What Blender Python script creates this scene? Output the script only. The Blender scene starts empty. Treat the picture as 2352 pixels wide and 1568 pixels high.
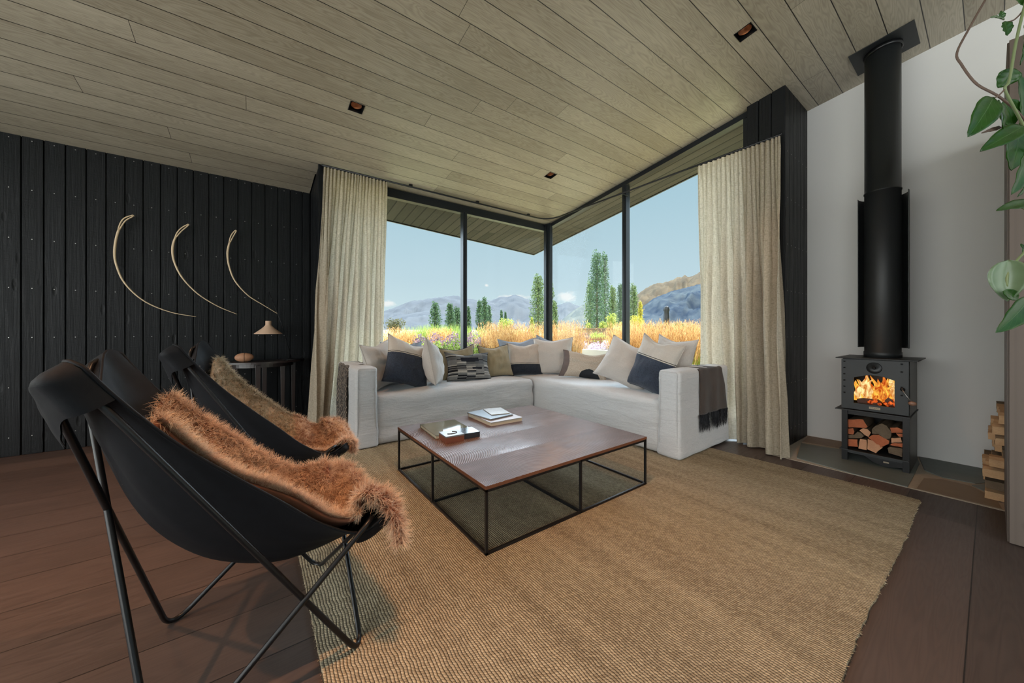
import bpy, bmesh, math, random
import numpy as np
from mathutils import Vector, Matrix, noise as mnoise
random.seed(7)
RNG = np.random.default_rng(11)
PI = math.pi
SC = bpy.context.scene
COL = SC.collection

# ------------------------------------------------------------------ camera model (measured from the photograph)
F_PX, CX, HY, CH = 807.0, 1176.0, 757.0, 1.05
TH = math.atan2(1101, 807)
FW = (math.cos(TH), math.sin(TH)); RT = (math.sin(TH), -math.cos(TH))

def at_depth(px, py, d):
    k = (px - CX) / F_PX
    return Vector((d * (FW[0] + RT[0] * k), d * (FW[1] + RT[1] * k), CH - d * (py - HY) / F_PX))

def lin(r, g, b):
    f = lambda c: (c / 255) / 12.92 if c / 255 <= .04045 else ((c / 255 + .055) / 1.055) ** 2.4
    return (f(r), f(g), f(b), 1.0)

CEIL_A, CEIL_B = 3.37, .145
def cz(y): return CEIL_A - CEIL_B * y

# ------------------------------------------------------------------ materials
class NT:
    def __init__(s, name):
        s.m = bpy.data.materials.new(name); s.m.use_nodes = True
        s.t = s.m.node_tree; s.t.nodes.clear()
        s.out = s.t.nodes.new('ShaderNodeOutputMaterial')
    def put(s, sock, v):
        if v is None: return
        if isinstance(v, bpy.types.NodeSocket): s.t.links.new(v, sock)
        else:
            try: sock.default_value = v
            except Exception:
                sock.default_value = (v[0], v[1], v[2]) if hasattr(v, '__len__') else (v, v, v)
    def node(s, typ, ins=None, **props):
        n = s.t.nodes.new(typ)
        for k, v in props.items(): setattr(n, k, v)
        for k, v in (ins or {}).items(): s.put(n.inputs[k], v)
        return n
    def math(s, op, a, b=None, c=None, clamp=False):
        n = s.t.nodes.new('ShaderNodeMath'); n.operation = op; n.use_clamp = clamp
        s.put(n.inputs[0], a); s.put(n.inputs[1], b); s.put(n.inputs[2], c)
        return n.outputs[0]
    def obj(s): return s.node('ShaderNodeTexCoord').outputs['Object']
    def sep(s, v):
        n = s.node('ShaderNodeSeparateXYZ', {0: v}); return n.outputs[0], n.outputs[1], n.outputs[2]
    def comb(s, x=0, y=0, z=0): return s.node('ShaderNodeCombineXYZ', {0: x, 1: y, 2: z}).outputs[0]
    def noise(s, v, scale=5, detail=3, rough=.55, dist=0):
        return s.node('ShaderNodeTexNoise', {'Vector': v, 'Scale': scale, 'Detail': detail, 'Roughness': rough, 'Distortion': dist}).outputs[0]
    def rnd(s, x, y=0.0, z=0.0):
        return s.node('ShaderNodeTexWhiteNoise', {'Vector': s.comb(x, y, z)}, noise_dimensions='3D').outputs[0]
    def mix(s, f, a, b):
        n = s.t.nodes.new('ShaderNodeMix'); n.data_type = 'RGBA'
        s.put(n.inputs[0], f); s.put(n.inputs[6], a); s.put(n.inputs[7], b); return n.outputs[2]
    def ramp(s, f, stops):
        n = s.t.nodes.new('ShaderNodeValToRGB'); s.put(n.inputs[0], f); e = n.color_ramp.elements
        while len(e) < len(stops): e.new(.5)
        for i, (p, c) in enumerate(stops): e[i].position = p; e[i].color = c
        return n.outputs[0]
    def mr(s, v, a, b, c=0.0, d=1.0):
        n = s.node('ShaderNodeMapRange', {0: v, 1: a, 2: b, 3: c, 4: d}); return n.outputs[0]
    def bump(s, h, strength=.3, dist=.01):
        return s.node('ShaderNodeBump', {'Height': h, 'Strength': strength, 'Distance': dist}).outputs[0]
    def bsdf(s, color=(.5, .5, .5, 1), rough=.5, metal=0.0, normal=None, spec=.5, extra=None):
        b = s.node('ShaderNodeBsdfPrincipled', {'Base Color': color, 'Roughness': rough, 'Metallic': metal, 'Specular IOR Level': spec})
        if normal is not None: s.put(b.inputs['Normal'], normal)
        for k, v in (extra or {}).items(): s.put(b.inputs[k], v)
        return b.outputs[0]
    def done(s, sh):
        s.t.links.new(sh, s.out.inputs[0]); return s.m

def simple(name, col, rough=.5, metal=0.0, spec=.5, nscale=None, namt=.15, bump=0, bscale=60, **kw):
    n = NT(name); o = n.obj(); c = col
    if nscale:
        f = n.noise(o, nscale, 4)
        c = n.mix(f, tuple(x * (1 - namt) for x in col[:3]) + (1,), tuple(min(1, x * (1 + namt)) for x in col[:3]) + (1,))
    nm = n.bump(n.noise(o, bscale, 4), bump, .002) if bump else None
    return n.done(n.bsdf(c, rough, metal, nm, spec, kw.get('extra')))

def planks(name, width, y0, axis, joint, c_dark, c_light, rough=.5, gap=.0016, gapcol=(.01, .008, .006, 1), grain=1.0, gloss_noise=0.0, freq=34, bstr=.25, spec=.5, mottled=0.0, rvar=.42):
    """boards running along `axis` ('x' or 'y'), one mesh, seams in the material"""
    n = NT(name); X, Y, Z = n.sep(n.obj())
    if axis == 'y': X, Y = Y, X
    row = n.math('DIVIDE', n.math('SUBTRACT', Y, y0), width)
    ri = n.math('FLOOR', row); rf = n.math('FRACT', row)
    r1 = n.rnd(ri, 3.7)
    jx = n.math('ADD', n.math('DIVIDE', X, joint), n.math('MULTIPLY', r1, 7.3))
    ji = n.math('FLOOR', jx); jf = n.math('FRACT', jx)
    r2 = n.rnd(ri, ji, 1.3)
    # distance to seams in metres
    ey = n.math('MULTIPLY', n.math('MINIMUM', rf, n.math('SUBTRACT', 1.0, rf)), width)
    ex = n.math('MULTIPLY', n.math('MINIMUM', jf, n.math('SUBTRACT', 1.0, jf)), joint)
    seam = n.math('MAXIMUM', n.mr(ey, gap, gap * 2.2, 1, 0), n.mr(ex, gap * .5, gap * 1.1, 1, 0))
    off = n.math('MULTIPLY', r2, 37.0)
    vec = n.comb(n.math('ADD', n.math('MULTIPLY', X, .42), off), n.math('MULTIPLY', Y, 3.6), off)
    warp = n.noise(vec, 1.7, 3, .55, .4)
    ph = n.math('ADD', n.math('MULTIPLY', Y, freq), n.math('MULTIPLY', warp, 95.0))
    line = n.math('POWER', n.math('ABSOLUTE', n.math('SINE', ph)), 3.0)
    fine = n.noise(n.comb(n.math('MULTIPLY', X, 6.0), n.math('MULTIPLY', Y, 150.0), off), 1.0, 3, .6)
    big = n.noise(n.comb(n.math('MULTIPLY', X, .8), n.math('MULTIPLY', Y, 3.0), off), 1.3, 2)
    g = n.math('ADD', n.math('MULTIPLY', line, -.17 * grain), n.math('MULTIPLY', fine, .35))
    g = n.math('ADD', g, n.math('MULTIPLY', big, .36)); g = n.math('ADD', g, n.math('MULTIPLY', r2, rvar))
    if mottled: g = n.math('ADD', g, n.math('MULTIPLY', n.noise(n.obj(), 2.2, 4), mottled))
    f = n.mr(g, .2, 1.0)
    c = n.mix(f, c_dark, c_light)
    c = n.mix(seam, c, gapcol)
    h = n.math('SUBTRACT', n.math('MULTIPLY', n.math('ADD', n.math('MULTIPLY', line, -.6), fine), .25), n.math('MULTIPLY', seam, 2.5))
    rr = n.mr(fine, .2, .8, rough - .08, rough + .1)
    return n.done(n.bsdf(c, rr, 0, n.bump(h, bstr, .002), spec))

def linen(name, col, dark=.75, scale=420, wr=.5, rough=.9, wrscale=(5, 5, 16), sheen=.2):
    n = NT(name); o = n.obj(); X, Y, Z = n.sep(o)
    wv = n.noise(n.comb(n.math('MULTIPLY', X, 60), n.math('MULTIPLY', Y, 60), n.math('MULTIPLY', Z, scale)), 1.0, 2)
    wh = n.noise(n.comb(n.math('MULTIPLY', X, scale), n.math('MULTIPLY', Y, scale), n.math('MULTIPLY', Z, 60)), 1.0, 2)
    w = n.math('ADD', wv, wh)
    cr = n.noise(n.comb(n.math('MULTIPLY', X, wrscale[0]), n.math('MULTIPLY', Y, wrscale[1]), n.math('MULTIPLY', Z, wrscale[2])), 1.0, 4, .6, .6)
    c = n.mix(n.mr(w, .7, 1.3), tuple(x * dark for x in col[:3]) + (1,), col)
    h = n.math('ADD', n.math('MULTIPLY', w, .08), n.math('MULTIPLY', cr, wr))
    return n.done(n.bsdf(c, rough, 0, n.bump(h, .6, .03), .2, {'Sheen Weight': sheen}))

M = {}
M['ceiling'] = planks('ceiling_oak', .1745, -.056, 'x', 3.3, lin(140, 130, 112), lin(214, 205, 184), .38, .0017, grain=.8, freq=26, bstr=.2, rvar=.20)
M['soffit'] = planks('weathered_cedar', .135, 0, 'y', 9.0, lin(52, 50, 44), lin(98, 92, 82), .8, .005, grain=.8)
M['floor'] = planks('floor_oak', .265, .049, 'x', 2.9, lin(50, 42, 39), lin(86, 72, 66), .40, .0012, gapcol=(.012, .009, .008, 1), grain=.9, freq=16, bstr=.10, mottled=.3)
M['cabinet'] = planks('grey_oak_veneer', .9, 0, 'x', 5, lin(82, 70, 62), lin(112, 98, 88), .6, .0001, grain=.5)

def charred():
    n = NT('charred_timber'); o = n.obj(); X, Y, Z = n.sep(o)
    bi = n.math('FLOOR', n.math('DIVIDE', n.math('ADD', X, Y), .12))
    r = n.rnd(bi, 2.0)
    cr = n.noise(n.comb(n.math('MULTIPLY', X, 18), n.math('MULTIPLY', Y, 18), n.math('MULTIPLY', Z, 90)), 1.0, 4, .7)
    gr = n.noise(n.comb(n.math('MULTIPLY', X, 60), n.math('MULTIPLY', Y, 60), n.math('MULTIPLY', Z, 2.5)), 1.0, 4, .6, .5)
    vor = n.node('ShaderNodeTexVoronoi', {'Vector': n.comb(n.math('MULTIPLY', X, 9), n.math('MULTIPLY', Y, 9), n.math('MULTIPLY', Z, 2.6)), 'Scale': 1.0, 'Randomness': 1.0}).outputs['Distance']
    knot = n.mr(vor, .06, .14, 1, 0)
    c = n.mix(r, (.0045, .005, .0058, 1), (.0095, .011, .0125, 1))
    c = n.mix(n.mr(gr, .35, .75), (.004, .0044, .005, 1), c)
    c = n.mix(n.math('MULTIPLY', knot, .8), c, (.0015, .0015, .0015, 1))
    h = n.math('ADD', n.math('MULTIPLY', cr, .5), n.math('SUBTRACT', n.math('MULTIPLY', gr, .9), knot))
    return n.done(n.bsdf(c, n.mr(gr, .3, .7, .38, .6), 0, n.bump(h, .5, .006), .22))
M['charred'] = charred()
M['nail'] = simple('nail_steel', (.35, .34, .32, 1), .4, .9)
M['plaster'] = simple('white_plaster', lin(214, 213, 211), .85, nscale=1.5, namt=.015, bump=.05, bscale=40)
M['black_metal'] = simple('black_steel', (.006, .0062, .007, 1), .34, 0, .35, nscale=30, namt=.1)
M['black_paint'] = simple('matt_black_paint', (.014, .016, .017, 1), .50, .0, .5, nscale=6, namt=.1, bump=.03, bscale=200)
M['dark_frame'] = simple('window_aluminium', (.010, .012, .015, 1), .35, .0, .3)
M['slate_wall'] = simple('garden_wall_stone', lin(118, 100, 84), .9, nscale=8, namt=.4)
M['canvas'] = simple('black_canvas', (.0085, .0095, .0115, 1), .6, 0, .12, nscale=40, namt=.25, bump=.25, bscale=700)
M['linen_sofa'] = linen('linen_slipcover', lin(200, 199, 199), .86, 520, .8, wrscale=(4, 4, 20))
M['linen_cushion'] = linen('linen_cushion', lin(190, 183, 176), .84, 520, .3, wrscale=(7, 7, 9))
M['linen_blue'] = linen('pale_blue_linen', lin(150, 162, 178), .8, 520, .4, wrscale=(5, 5, 26))
M['khaki'] = linen('khaki_linen', lin(150, 136, 108), .85, 600, .25, wrscale=(6, 6, 6))
M['piping_dark'] = simple('dark_piping', (.012, .012, .013, 1), .8)
M['hide'] = simple('sheep_hide', lin(196, 164, 134), .85, nscale=12, namt=.15)

def two_tone(name, zc, top, bot):
    n = NT(name); o = n.obj(); X, Y, Z = n.sep(o)
    w = n.math('ADD', n.noise(n.comb(n.math('MULTIPLY', X, 60), n.math('MULTIPLY', Y, 60), n.math('MULTIPLY', Z, 500)), 1.0, 2),
               n.noise(n.comb(n.math('MULTIPLY', X, 500), n.math('MULTIPLY', Y, 60), n.math('MULTIPLY', Z, 60)), 1.0, 2))
    cr = n.noise(o, 9, 4, .6, .8)
    t = n.mix(n.mr(w, .7, 1.3), tuple(x * .86 for x in top[:3]) + (1,), top)
    b = n.mix(n.mr(w, .75, 1.25), tuple(x * .6 for x in bot[:3]) + (1,), tuple(x * 1.35 for x in bot[:3]) + (1,))
    c = n.mix(n.math('GREATER_THAN', Z, zc), b, t)
    c = n.mix(n.math('LESS_THAN', n.math('ABSOLUTE', n.math('SUBTRACT', Z, zc + .011)), .003), c, (.02, .02, .02, 1))
    c = n.mix(n.math('LESS_THAN', n.math('ABSOLUTE', n.math('SUBTRACT', Z, zc + .003)), .0035), c, lin(190, 180, 165))
    h = n.math('ADD', n.math('MULTIPLY', w, .06), n.math('MULTIPLY', cr, .3))
    return n.done(n.bsdf(c, .9, 0, n.bump(h, .6, .03), .2, {'Sheen Weight': .15}))
NAVY = lin(52, 58, 70)
M['two_tone'] = two_tone('linen_and_navy_wool', .055, lin(188, 180, 170), NAVY)
M['two_tone_low'] = two_tone('linen_and_navy_band', -.075, lin(186, 174, 162), lin(38, 42, 50))

def patchwork():
    n = NT('grey_patchwork_weave'); o = n.obj(); X, Y, Z = n.sep(o)
    w = n.noise(n.comb(n.math('MULTIPLY', X, 90), 0.0, n.math('MULTIPLY', Z, 420)), 1.0, 3)
    cell = n.math('FLOOR', n.math('DIVIDE', n.math('ADD', X, 5.0), .11)); 
    row = n.math('FLOOR', n.math('DIVIDE', n.math('ADD', Z, 5.0 ), .055))
    r = n.rnd(cell, row, 4.0)
    fr = n.math('FLOOR', n.math('DIVIDE', n.math('ADD', Z, 5.0), .012))
    r2 = n.rnd(cell, fr, 9.0)
    c = n.mix(r, lin(98, 100, 102), lin(150, 148, 144))
    c = n.mix(n.math('GREATER_THAN', r2, .86), c, lin(196, 190, 180))
    c = n.mix(n.math('GREATER_THAN', n.math('SUBTRACT', .14, r2), 0), c, lin(44, 45, 50))
    def rect(x0, x1, z0, z1):
        a = n.math('MULTIPLY', n.math('GREATER_THAN', X, x0), n.math('LESS_THAN', X, x1))
        b = n.math('MULTIPLY', n.math('GREATER_THAN', Z, z0), n.math('LESS_THAN', Z, z1))
        return n.math('MULTIPLY', a, b)
    c = n.mix(rect(-.11, .11, .035, .085), c, lin(40, 42, 50))
    c = n.mix(rect(.02, .14, -.055, -.03), c, lin(40, 42, 50))
    c = n.mix(n.mr(w, .3, .7), tuple([.45, .45, .45, 1]), (1, 1, 1, 1)) if False else n.node('ShaderNodeMix', {0: .5, 6: c, 7: n.mix(n.mr(w, .35, .65), lin(120, 120, 120), lin(225, 225, 225))}, data_type='RGBA', blend_type='MULTIPLY').outputs[2]
    return n.done(n.bsdf(c, .95, 0, n.bump(w, .4, .004), .1))
M['patchwork'] = patchwork()

def semicircle():
    n = NT('beige_cushion_dark_motifs'); o = n.obj(); X, Y, Z = n.sep(o)
    dx = n.math('SUBTRACT', X, .09); dz = n.math('ADD', Z, .19)
    d = n.math('SQRT', n.math('ADD', n.math('MULTIPLY', dx, dx), n.math('MULTIPLY', dz, dz)))
    d = n.math('ADD', d, n.math('MULTIPLY', n.noise(o, 90, 2), .012))
    dx2 = n.math('ADD', X, .42)
    d2 = n.math('SQRT', n.math('ADD', n.math('MULTIPLY', dx2, dx2), n.math('MULTIPLY', Z, Z)))
    d2 = n.math('ADD', d2, n.math('MULTIPLY', n.noise(o, 90, 2), .012))
    w = n.noise(n.comb(n.math('MULTIPLY', X, 300), 0.0, n.math('MULTIPLY', Z, 60)), 1.0, 3)
    c = n.mix(n.mr(w, .3, .7), lin(150, 136, 120), lin(196, 184, 170))
    c = n.mix(n.math('LESS_THAN', d, .135), c, lin(46, 48, 52))
    c = n.mix(n.math('LESS_THAN', d2, .26), c, lin(104, 92, 88))
    return n.done(n.bsdf(c, .95, 0, n.bump(w, .5, .004), .1))
M['semicircle'] = semicircle()

def jute():
    n = NT('braided_jute'); o = n.obj(); X, Y, Z = n.sep(o)
    wob = n.math('MULTIPLY', n.math('SUBTRACT', n.noise(n.comb(X, n.math('MULTIPLY', Y, 2.2), 0.0), 4.0, 3), .5), .022)
    u = n.math('DIVIDE', n.math('ADD', X, wob), .0102)
    ui = n.math('FLOOR', u); uf = n.math('FRACT', u)
    rj = n.rnd(ui, 5.0)
    v = n.math('ADD', n.math('DIVIDE', Y, n.math('ADD', .0085, n.math('MULTIPLY', rj, .004))), n.math('MULTIPLY', rj, 11.0))
    v = n.math('ADD', v, n.math('MULTIPLY', uf, .55))
    vi = n.math('FLOOR', v); vf = n.math('FRACT', v)
    a = n.math('SINE', n.math('MULTIPLY', uf, PI)); b = n.math('SINE', n.math('MULTIPLY', vf, PI))
    h = n.math('MULTIPLY', n.math('POWER', n.math('MAXIMUM', a, 0.0), .6), n.math('ADD', .45, n.math('MULTIPLY', n.math('POWER', n.math('MAXIMUM', b, 0.0), .6), .55)))
    r = n.rnd(ui, vi, 2.0)
    band = n.noise(n.comb(n.math('MULTIPLY', X, 9), n.math('MULTIPLY', Y, .9), 0.0), 1.0, 3)
    fib = n.noise(o, 380, 3)
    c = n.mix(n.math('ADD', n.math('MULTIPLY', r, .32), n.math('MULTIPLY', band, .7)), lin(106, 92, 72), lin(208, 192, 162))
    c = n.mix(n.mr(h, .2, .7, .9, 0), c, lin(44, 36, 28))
    hh = n.math('ADD', h, n.math('MULTIPLY', fib, .15))
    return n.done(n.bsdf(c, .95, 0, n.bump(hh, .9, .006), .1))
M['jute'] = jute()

def oak_top():
    n = NT('saw_marked_oak'); o = n.obj(); X, Y, Z = n.sep(o)
    row = n.math('DIVIDE', n.math('ADD', Y, .62), .31); ri = n.math('FLOOR', row)
    r = n.rnd(ri, 8.0)
    cxn = n.math('ADD', n.math('MULTIPLY', n.math('SUBTRACT', r, .5), 1.1), 0.0)
    cyn = n.math('SUBTRACT', n.math('MULTIPLY', n.math('ADD', ri, .5), .31), .62 + .25)
    dx = n.math('SUBTRACT', X, cxn); dy = n.math('MULTIPLY', n.math('SUBTRACT', Y, cyn), 1.35)
    d = n.math('SQRT', n.math('ADD', n.math('MULTIPLY', dx, dx), n.math('MULTIPLY', dy, dy)))
    d = n.math('ADD', d, n.math('MULTIPLY', n.noise(o, 2.5, 2), .05))
    ring = n.math('SINE', n.math('MULTIPLY', d, 2 * PI / .0105))
    wear = n.noise(n.comb(n.math('MULTIPLY', X, 2.5), n.math('MULTIPLY', Y, 6), r), 1.0, 4, .6)
    ring = n.math('MULTIPLY', ring, n.mr(wear, .22, .5))
    gr = n.noise(n.comb(n.math('MULTIPLY', X, 10), n.math('MULTIPLY', Y, 120), r), 1.0, 4)
    c = n.mix(n.math('ADD', n.math('MULTIPLY', gr, .5), n.math('MULTIPLY', r, .5)), lin(80, 58, 48), lin(128, 100, 88))
    c = n.mix(n.mr(ring, -1, -.1, .75, 0), c, lin(34, 20, 15))
    h = n.math('ADD', n.math('MULTIPLY', ring, .6), n.math('MULTIPLY', gr, .4))
    rf = n.math('FRACT', row); e = n.math('MINIMUM', rf, n.math('SUBTRACT', 1.0, rf))
    h = n.math('SUBTRACT', h, n.mr(e, 0.0, .006, 1, 0))
    return n.done(n.bsdf(c, n.mr(wear, .3, .7, .30, .44), 0, n.bump(h, .9, .003), .55))
M['oak_top'] = oak_top()
M['oak_edge'] = simple('oak_edge', lin(112, 66, 40), .6, nscale=20, namt=.3)

def glass_mat(name, tint=(.97, .985, .985, 1)):
    n = NT(name)
    fr = n.node('ShaderNodeFresnel', {'IOR': 1.45}).outputs[0]
    tr = n.node('ShaderNodeBsdfTransparent', {'Color': tint}).outputs[0]
    gl = n.node('ShaderNodeBsdfGlossy', {'Color': (1, 1, 1, 1), 'Roughness': .01}).outputs[0]
    mx = n.node('ShaderNodeMixShader', {0: n.math('MULTIPLY', fr, .10), 1: tr, 2: gl}).outputs[0]
    return n.done(mx)
M['glass'] = glass_mat('window_glass')

def cloth_trans(name, c1, c2, tl=.35):
    n = NT(name); o = n.obj(); X, Y, Z = n.sep(o)
    a = n.noise(n.comb(n.math('MULTIPLY', X, 40), n.math('MULTIPLY', Y, 40), n.math('MULTIPLY', Z, 340)), 1.0, 3)
    b = n.noise(n.comb(n.math('MULTIPLY', X, 420), n.math('MULTIPLY', Y, 420), n.math('MULTIPLY', Z, 20)), 1.0, 3)
    w = n.math('MULTIPLY', n.math('ADD', a, b), .5)
    c = n.mix(n.mr(w, .35, .65), c1, c2)
    cr = n.noise(n.comb(n.math('MULTIPLY', X, 26), n.math('MULTIPLY', Y, 26), n.math('MULTIPLY', Z, 4)), 1.0, 4, .6, .6)
    nm = n.bump(n.math('ADD', n.math('MULTIPLY', w, .12), n.math('MULTIPLY', cr, .35)), .5, .02)
    d = n.node('ShaderNodeBsdfDiffuse', {'Color': c, 'Normal': nm}).outputs[0]
    t = n.node('ShaderNodeBsdfTranslucent', {'Color': c, 'Normal': nm}).outputs[0]
    m1 = n.node('ShaderNodeMixShader', {0: tl, 1: d, 2: t}).outputs[0]
    tp = n.node('ShaderNodeBsdfTransparent', {'Color': (1, 1, 1, 1)}).outputs[0]
    m2 = n.node('ShaderNodeMixShader', {0: n.mr(w, .25, .42, .30, .02), 1: m1, 2: tp}).outputs[0]
    return n.done(m2)
M['curtain'] = cloth_trans('linen_curtain', lin(158, 146, 126), lin(214, 202, 182), .42)

def leafy(name, c1, c2, tl=.35, rough=.6, scale=2.0):
    n = NT(name); o = n.obj()
    rn = n.node('ShaderNodeNewGeometry').outputs['Random Per Island']
    c = n.mix(rn, c1, c2)
    b = n.bsdf(c, rough, 0, None, .3)
    t = n.node('ShaderNodeBsdfTranslucent', {'Color': c}).outputs[0]
    return n.done(n.node('ShaderNodeMixShader', {0: tl, 1: b, 2: t}).outputs[0])
M['poplar'] = leafy('poplar_leaves', lin(50, 72, 48), lin(128, 150, 94))
M['poplar_dark'] = leafy('dark_poplar_leaves', lin(44, 70, 56), lin(96, 124, 86))
M['yellow_tree'] = leafy('yellowing_leaves', lin(150, 140, 50), lin(196, 190, 80))
M['bush_green'] = leafy('shrub_leaves', lin(110, 130, 56), lin(186, 190, 96))
M['bush_dark'] = leafy('dark_shrub_leaves', lin(60, 66, 44), lin(110, 106, 70))
M['sedum'] = leafy('sedum_leaves', lin(88, 116, 36), lin(180, 196, 98))
M['purple'] = leafy('purple_flowers', lin(98, 80, 96), lin(164, 138, 152))
M['pale_purple'] = leafy('pale_lavender', lin(170, 150, 170), lin(222, 212, 224))
M['green_grass'] = leafy('green_reed_grass', lin(112, 134, 52), lin(168, 184, 98), .45)
M['gold_grass'] = leafy('golden_reed_grass', lin(140, 88, 44), lin(244, 204, 138), .45)
M['grass_blade'] = leafy('grass_blades', lin(88, 112, 34), lin(156, 172, 74), .4)
M['bark'] = simple('tree_bark', lin(92, 80, 66), .9, nscale=10, namt=.3)
M['lawn'] = simple('meadow', lin(136, 132, 92), .95, nscale=.6, namt=.35)
M['paving'] = simple('pale_paving', lin(236, 226, 205), .8, nscale=3, namt=.08)
M['fence'] = simple('red_brown_pickets', lin(120, 74, 58), .8, nscale=30, namt=.2)

def tube_leaf():
    n = NT('waxy_leaf'); o = n.obj(); X, Y, Z = n.sep(o)
    u = n.node('ShaderNodeUVMap').outputs[0]; U, V, _ = n.sep(u)
    mid = n.mr(n.math('ABSOLUTE', U), .0, .05, 1, 0)
    side = n.math('ABSOLUTE', n.math('SINE', n.math('MULTIPLY', n.math('SUBTRACT', V, n.math('MULTIPLY', n.math('ABSOLUTE', U), .35)), 22)))
    vein = n.math('MULTIPLY', n.mr(side, 0, .12, 1, 0), .35)
    c = n.mix(n.noise(o, 30, 2), lin(24, 58, 14), lin(46, 92, 26))
    c = n.mix(n.math('MAXIMUM', n.math('MULTIPLY', mid, .6), vein), c, lin(84, 124, 56))
    b = n.bsdf(c, .28, 0, n.bump(n.math('MAXIMUM', mid, vein), .25, .002), .5)
    t = n.node('ShaderNodeBsdfTranslucent', {'Color': lin(80, 130, 36)}).outputs[0]
    return n.done(n.node('ShaderNodeMixShader', {0: .25, 1: b, 2: t}).outputs[0])
M['leaf'] = tube_leaf()
M['leaf_pale'] = simple('pale_leaf_underside', lin(92, 112, 84), .35, nscale=30, namt=.2)
M['stem_green'] = simple('green_stem', lin(112, 124, 84), .6)
M['stem_brown'] = simple('brown_stem', lin(92, 74, 64), .7, nscale=60, namt=.3)

# ------------------------------------------------------------------ geometry helpers
def link(name, me, parent=None, mats=()):
    o = bpy.data.objects.new(name, me); COL.objects.link(o)
    if parent is not None: o.parent = parent
    for m in (mats if isinstance(mats, (list, tuple)) else [mats]): me.materials.append(m)
    return o

def mesh_np(name, verts, faces, mats, parent=None, smooth=False, uv=None, mi=None):
    me = bpy.data.meshes.new(name)
    verts = np.asarray(verts, dtype=np.float32); 
    if isinstance(faces, np.ndarray):
        k = faces.shape[1]; nf = faces.shape[0]
        me.vertices.add(len(verts)); me.vertices.foreach_set('co', verts.ravel())
        me.loops.add(nf * k); me.loops.foreach_set('vertex_index', faces.ravel().astype(np.int32))
        me.polygons.add(nf); me.polygons.foreach_set('loop_start', np.arange(0, nf * k, k, dtype=np.int32))
        me.polygons.foreach_set('loop_total', np.full(nf, k, dtype=np.int32))
        me.update(calc_edges=True)
    else:
        me.from_pydata([tuple(map(float, v)) for v in verts], [], faces)
    if uv is not None:
        lay = me.uv_layers.new(name='UVMap')
        li = np.empty(len(me.loops), dtype=np.int32); me.loops.foreach_get('vertex_index', li)
        lay.data.foreach_set('uv', np.asarray(uv, dtype=np.float32)[li].ravel())
    if smooth: me.polygons.foreach_set('use_smooth', np.ones(len(me.polygons), dtype=bool))
    if mi is not None: me.polygons.foreach_set('material_index', np.asarray(mi, dtype=np.int32))
    me.validate()
    return link(name, me, parent, mats)

def from_bm(name, bm, mats, parent=None, smooth=False):
    me = bpy.data.meshes.new(name); bmesh.ops.recalc_face_normals(bm, faces=bm.faces); bm.to_mesh(me); bm.free()
    if smooth:
        for p in me.polygons: p.use_smooth = True
    return link(name, me, parent, mats)

def tag(o, label=None, cat=None, group=None, kind=None):
    if label: o['label'] = label
    if cat: o['category'] = cat
    if group: o['group'] = group
    if kind: o['kind'] = kind
    return o

def empty(name, loc=(0, 0, 0), rz=0.0, label=None, cat=None, group=None):
    o = bpy.data.objects.new(name, None); COL.objects.link(o); o.location = loc; o.rotation_euler = (0, 0, rz); o.empty_display_size = .05
    return tag(o, label, cat, group)

def bm_box(bm, x0, x1, y0, y1, z0, z1, bev=0.0, mi=0, mat=None):
    vs = [bm.verts.new(p) for p in ((x0, y0, z0), (x1, y0, z0), (x1, y1, z0), (x0, y1, z0), (x0, y0, z1), (x1, y0, z1), (x1, y1, z1), (x0, y1, z1))]
    fs = [bm.faces.new([vs[i] for i in q]) for q in ((0, 3, 2, 1), (4, 5, 6, 7), (0, 1, 5, 4), (1, 2, 6, 5), (2, 3, 7, 6), (3, 0, 4, 7))]
    for f in fs: f.material_index = mi
    if mat is not None: bmesh.ops.transform(bm, matrix=mat, verts=vs)
    if bev > 0:
        es = list({e for f in fs for e in f.edges}); 
        r = bmesh.ops.bevel(bm, geom=es, offset=bev, segments=2, affect='EDGES', profile=.5)
        for f in r['faces']: f.material_index = mi
    return vs

def box(name, x0, x1, y0, y1, z0, z1, m, parent=None, bev=0.0):
    bm = bmesh.new(); bm_box(bm, x0, x1, y0, y1, z0, z1, bev); return from_bm(name, bm, m, parent)

def quad_slab(bm, pts, h, mi=0):
    """polygon pts (3D list) extruded by vector h"""
    a = [bm.verts.new(p) for p in pts]; b = [bm.verts.new(Vector(p) + Vector(h)) for p in pts]
    n = len(pts); fs = [bm.faces.new(a), bm.faces.new(b[::-1])]
    for i in range(n): fs.append(bm.faces.new((a[i], a[(i + 1) % n], b[(i + 1) % n], b[i])))
    for f in fs: f.material_index = mi
    return a + b

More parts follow.
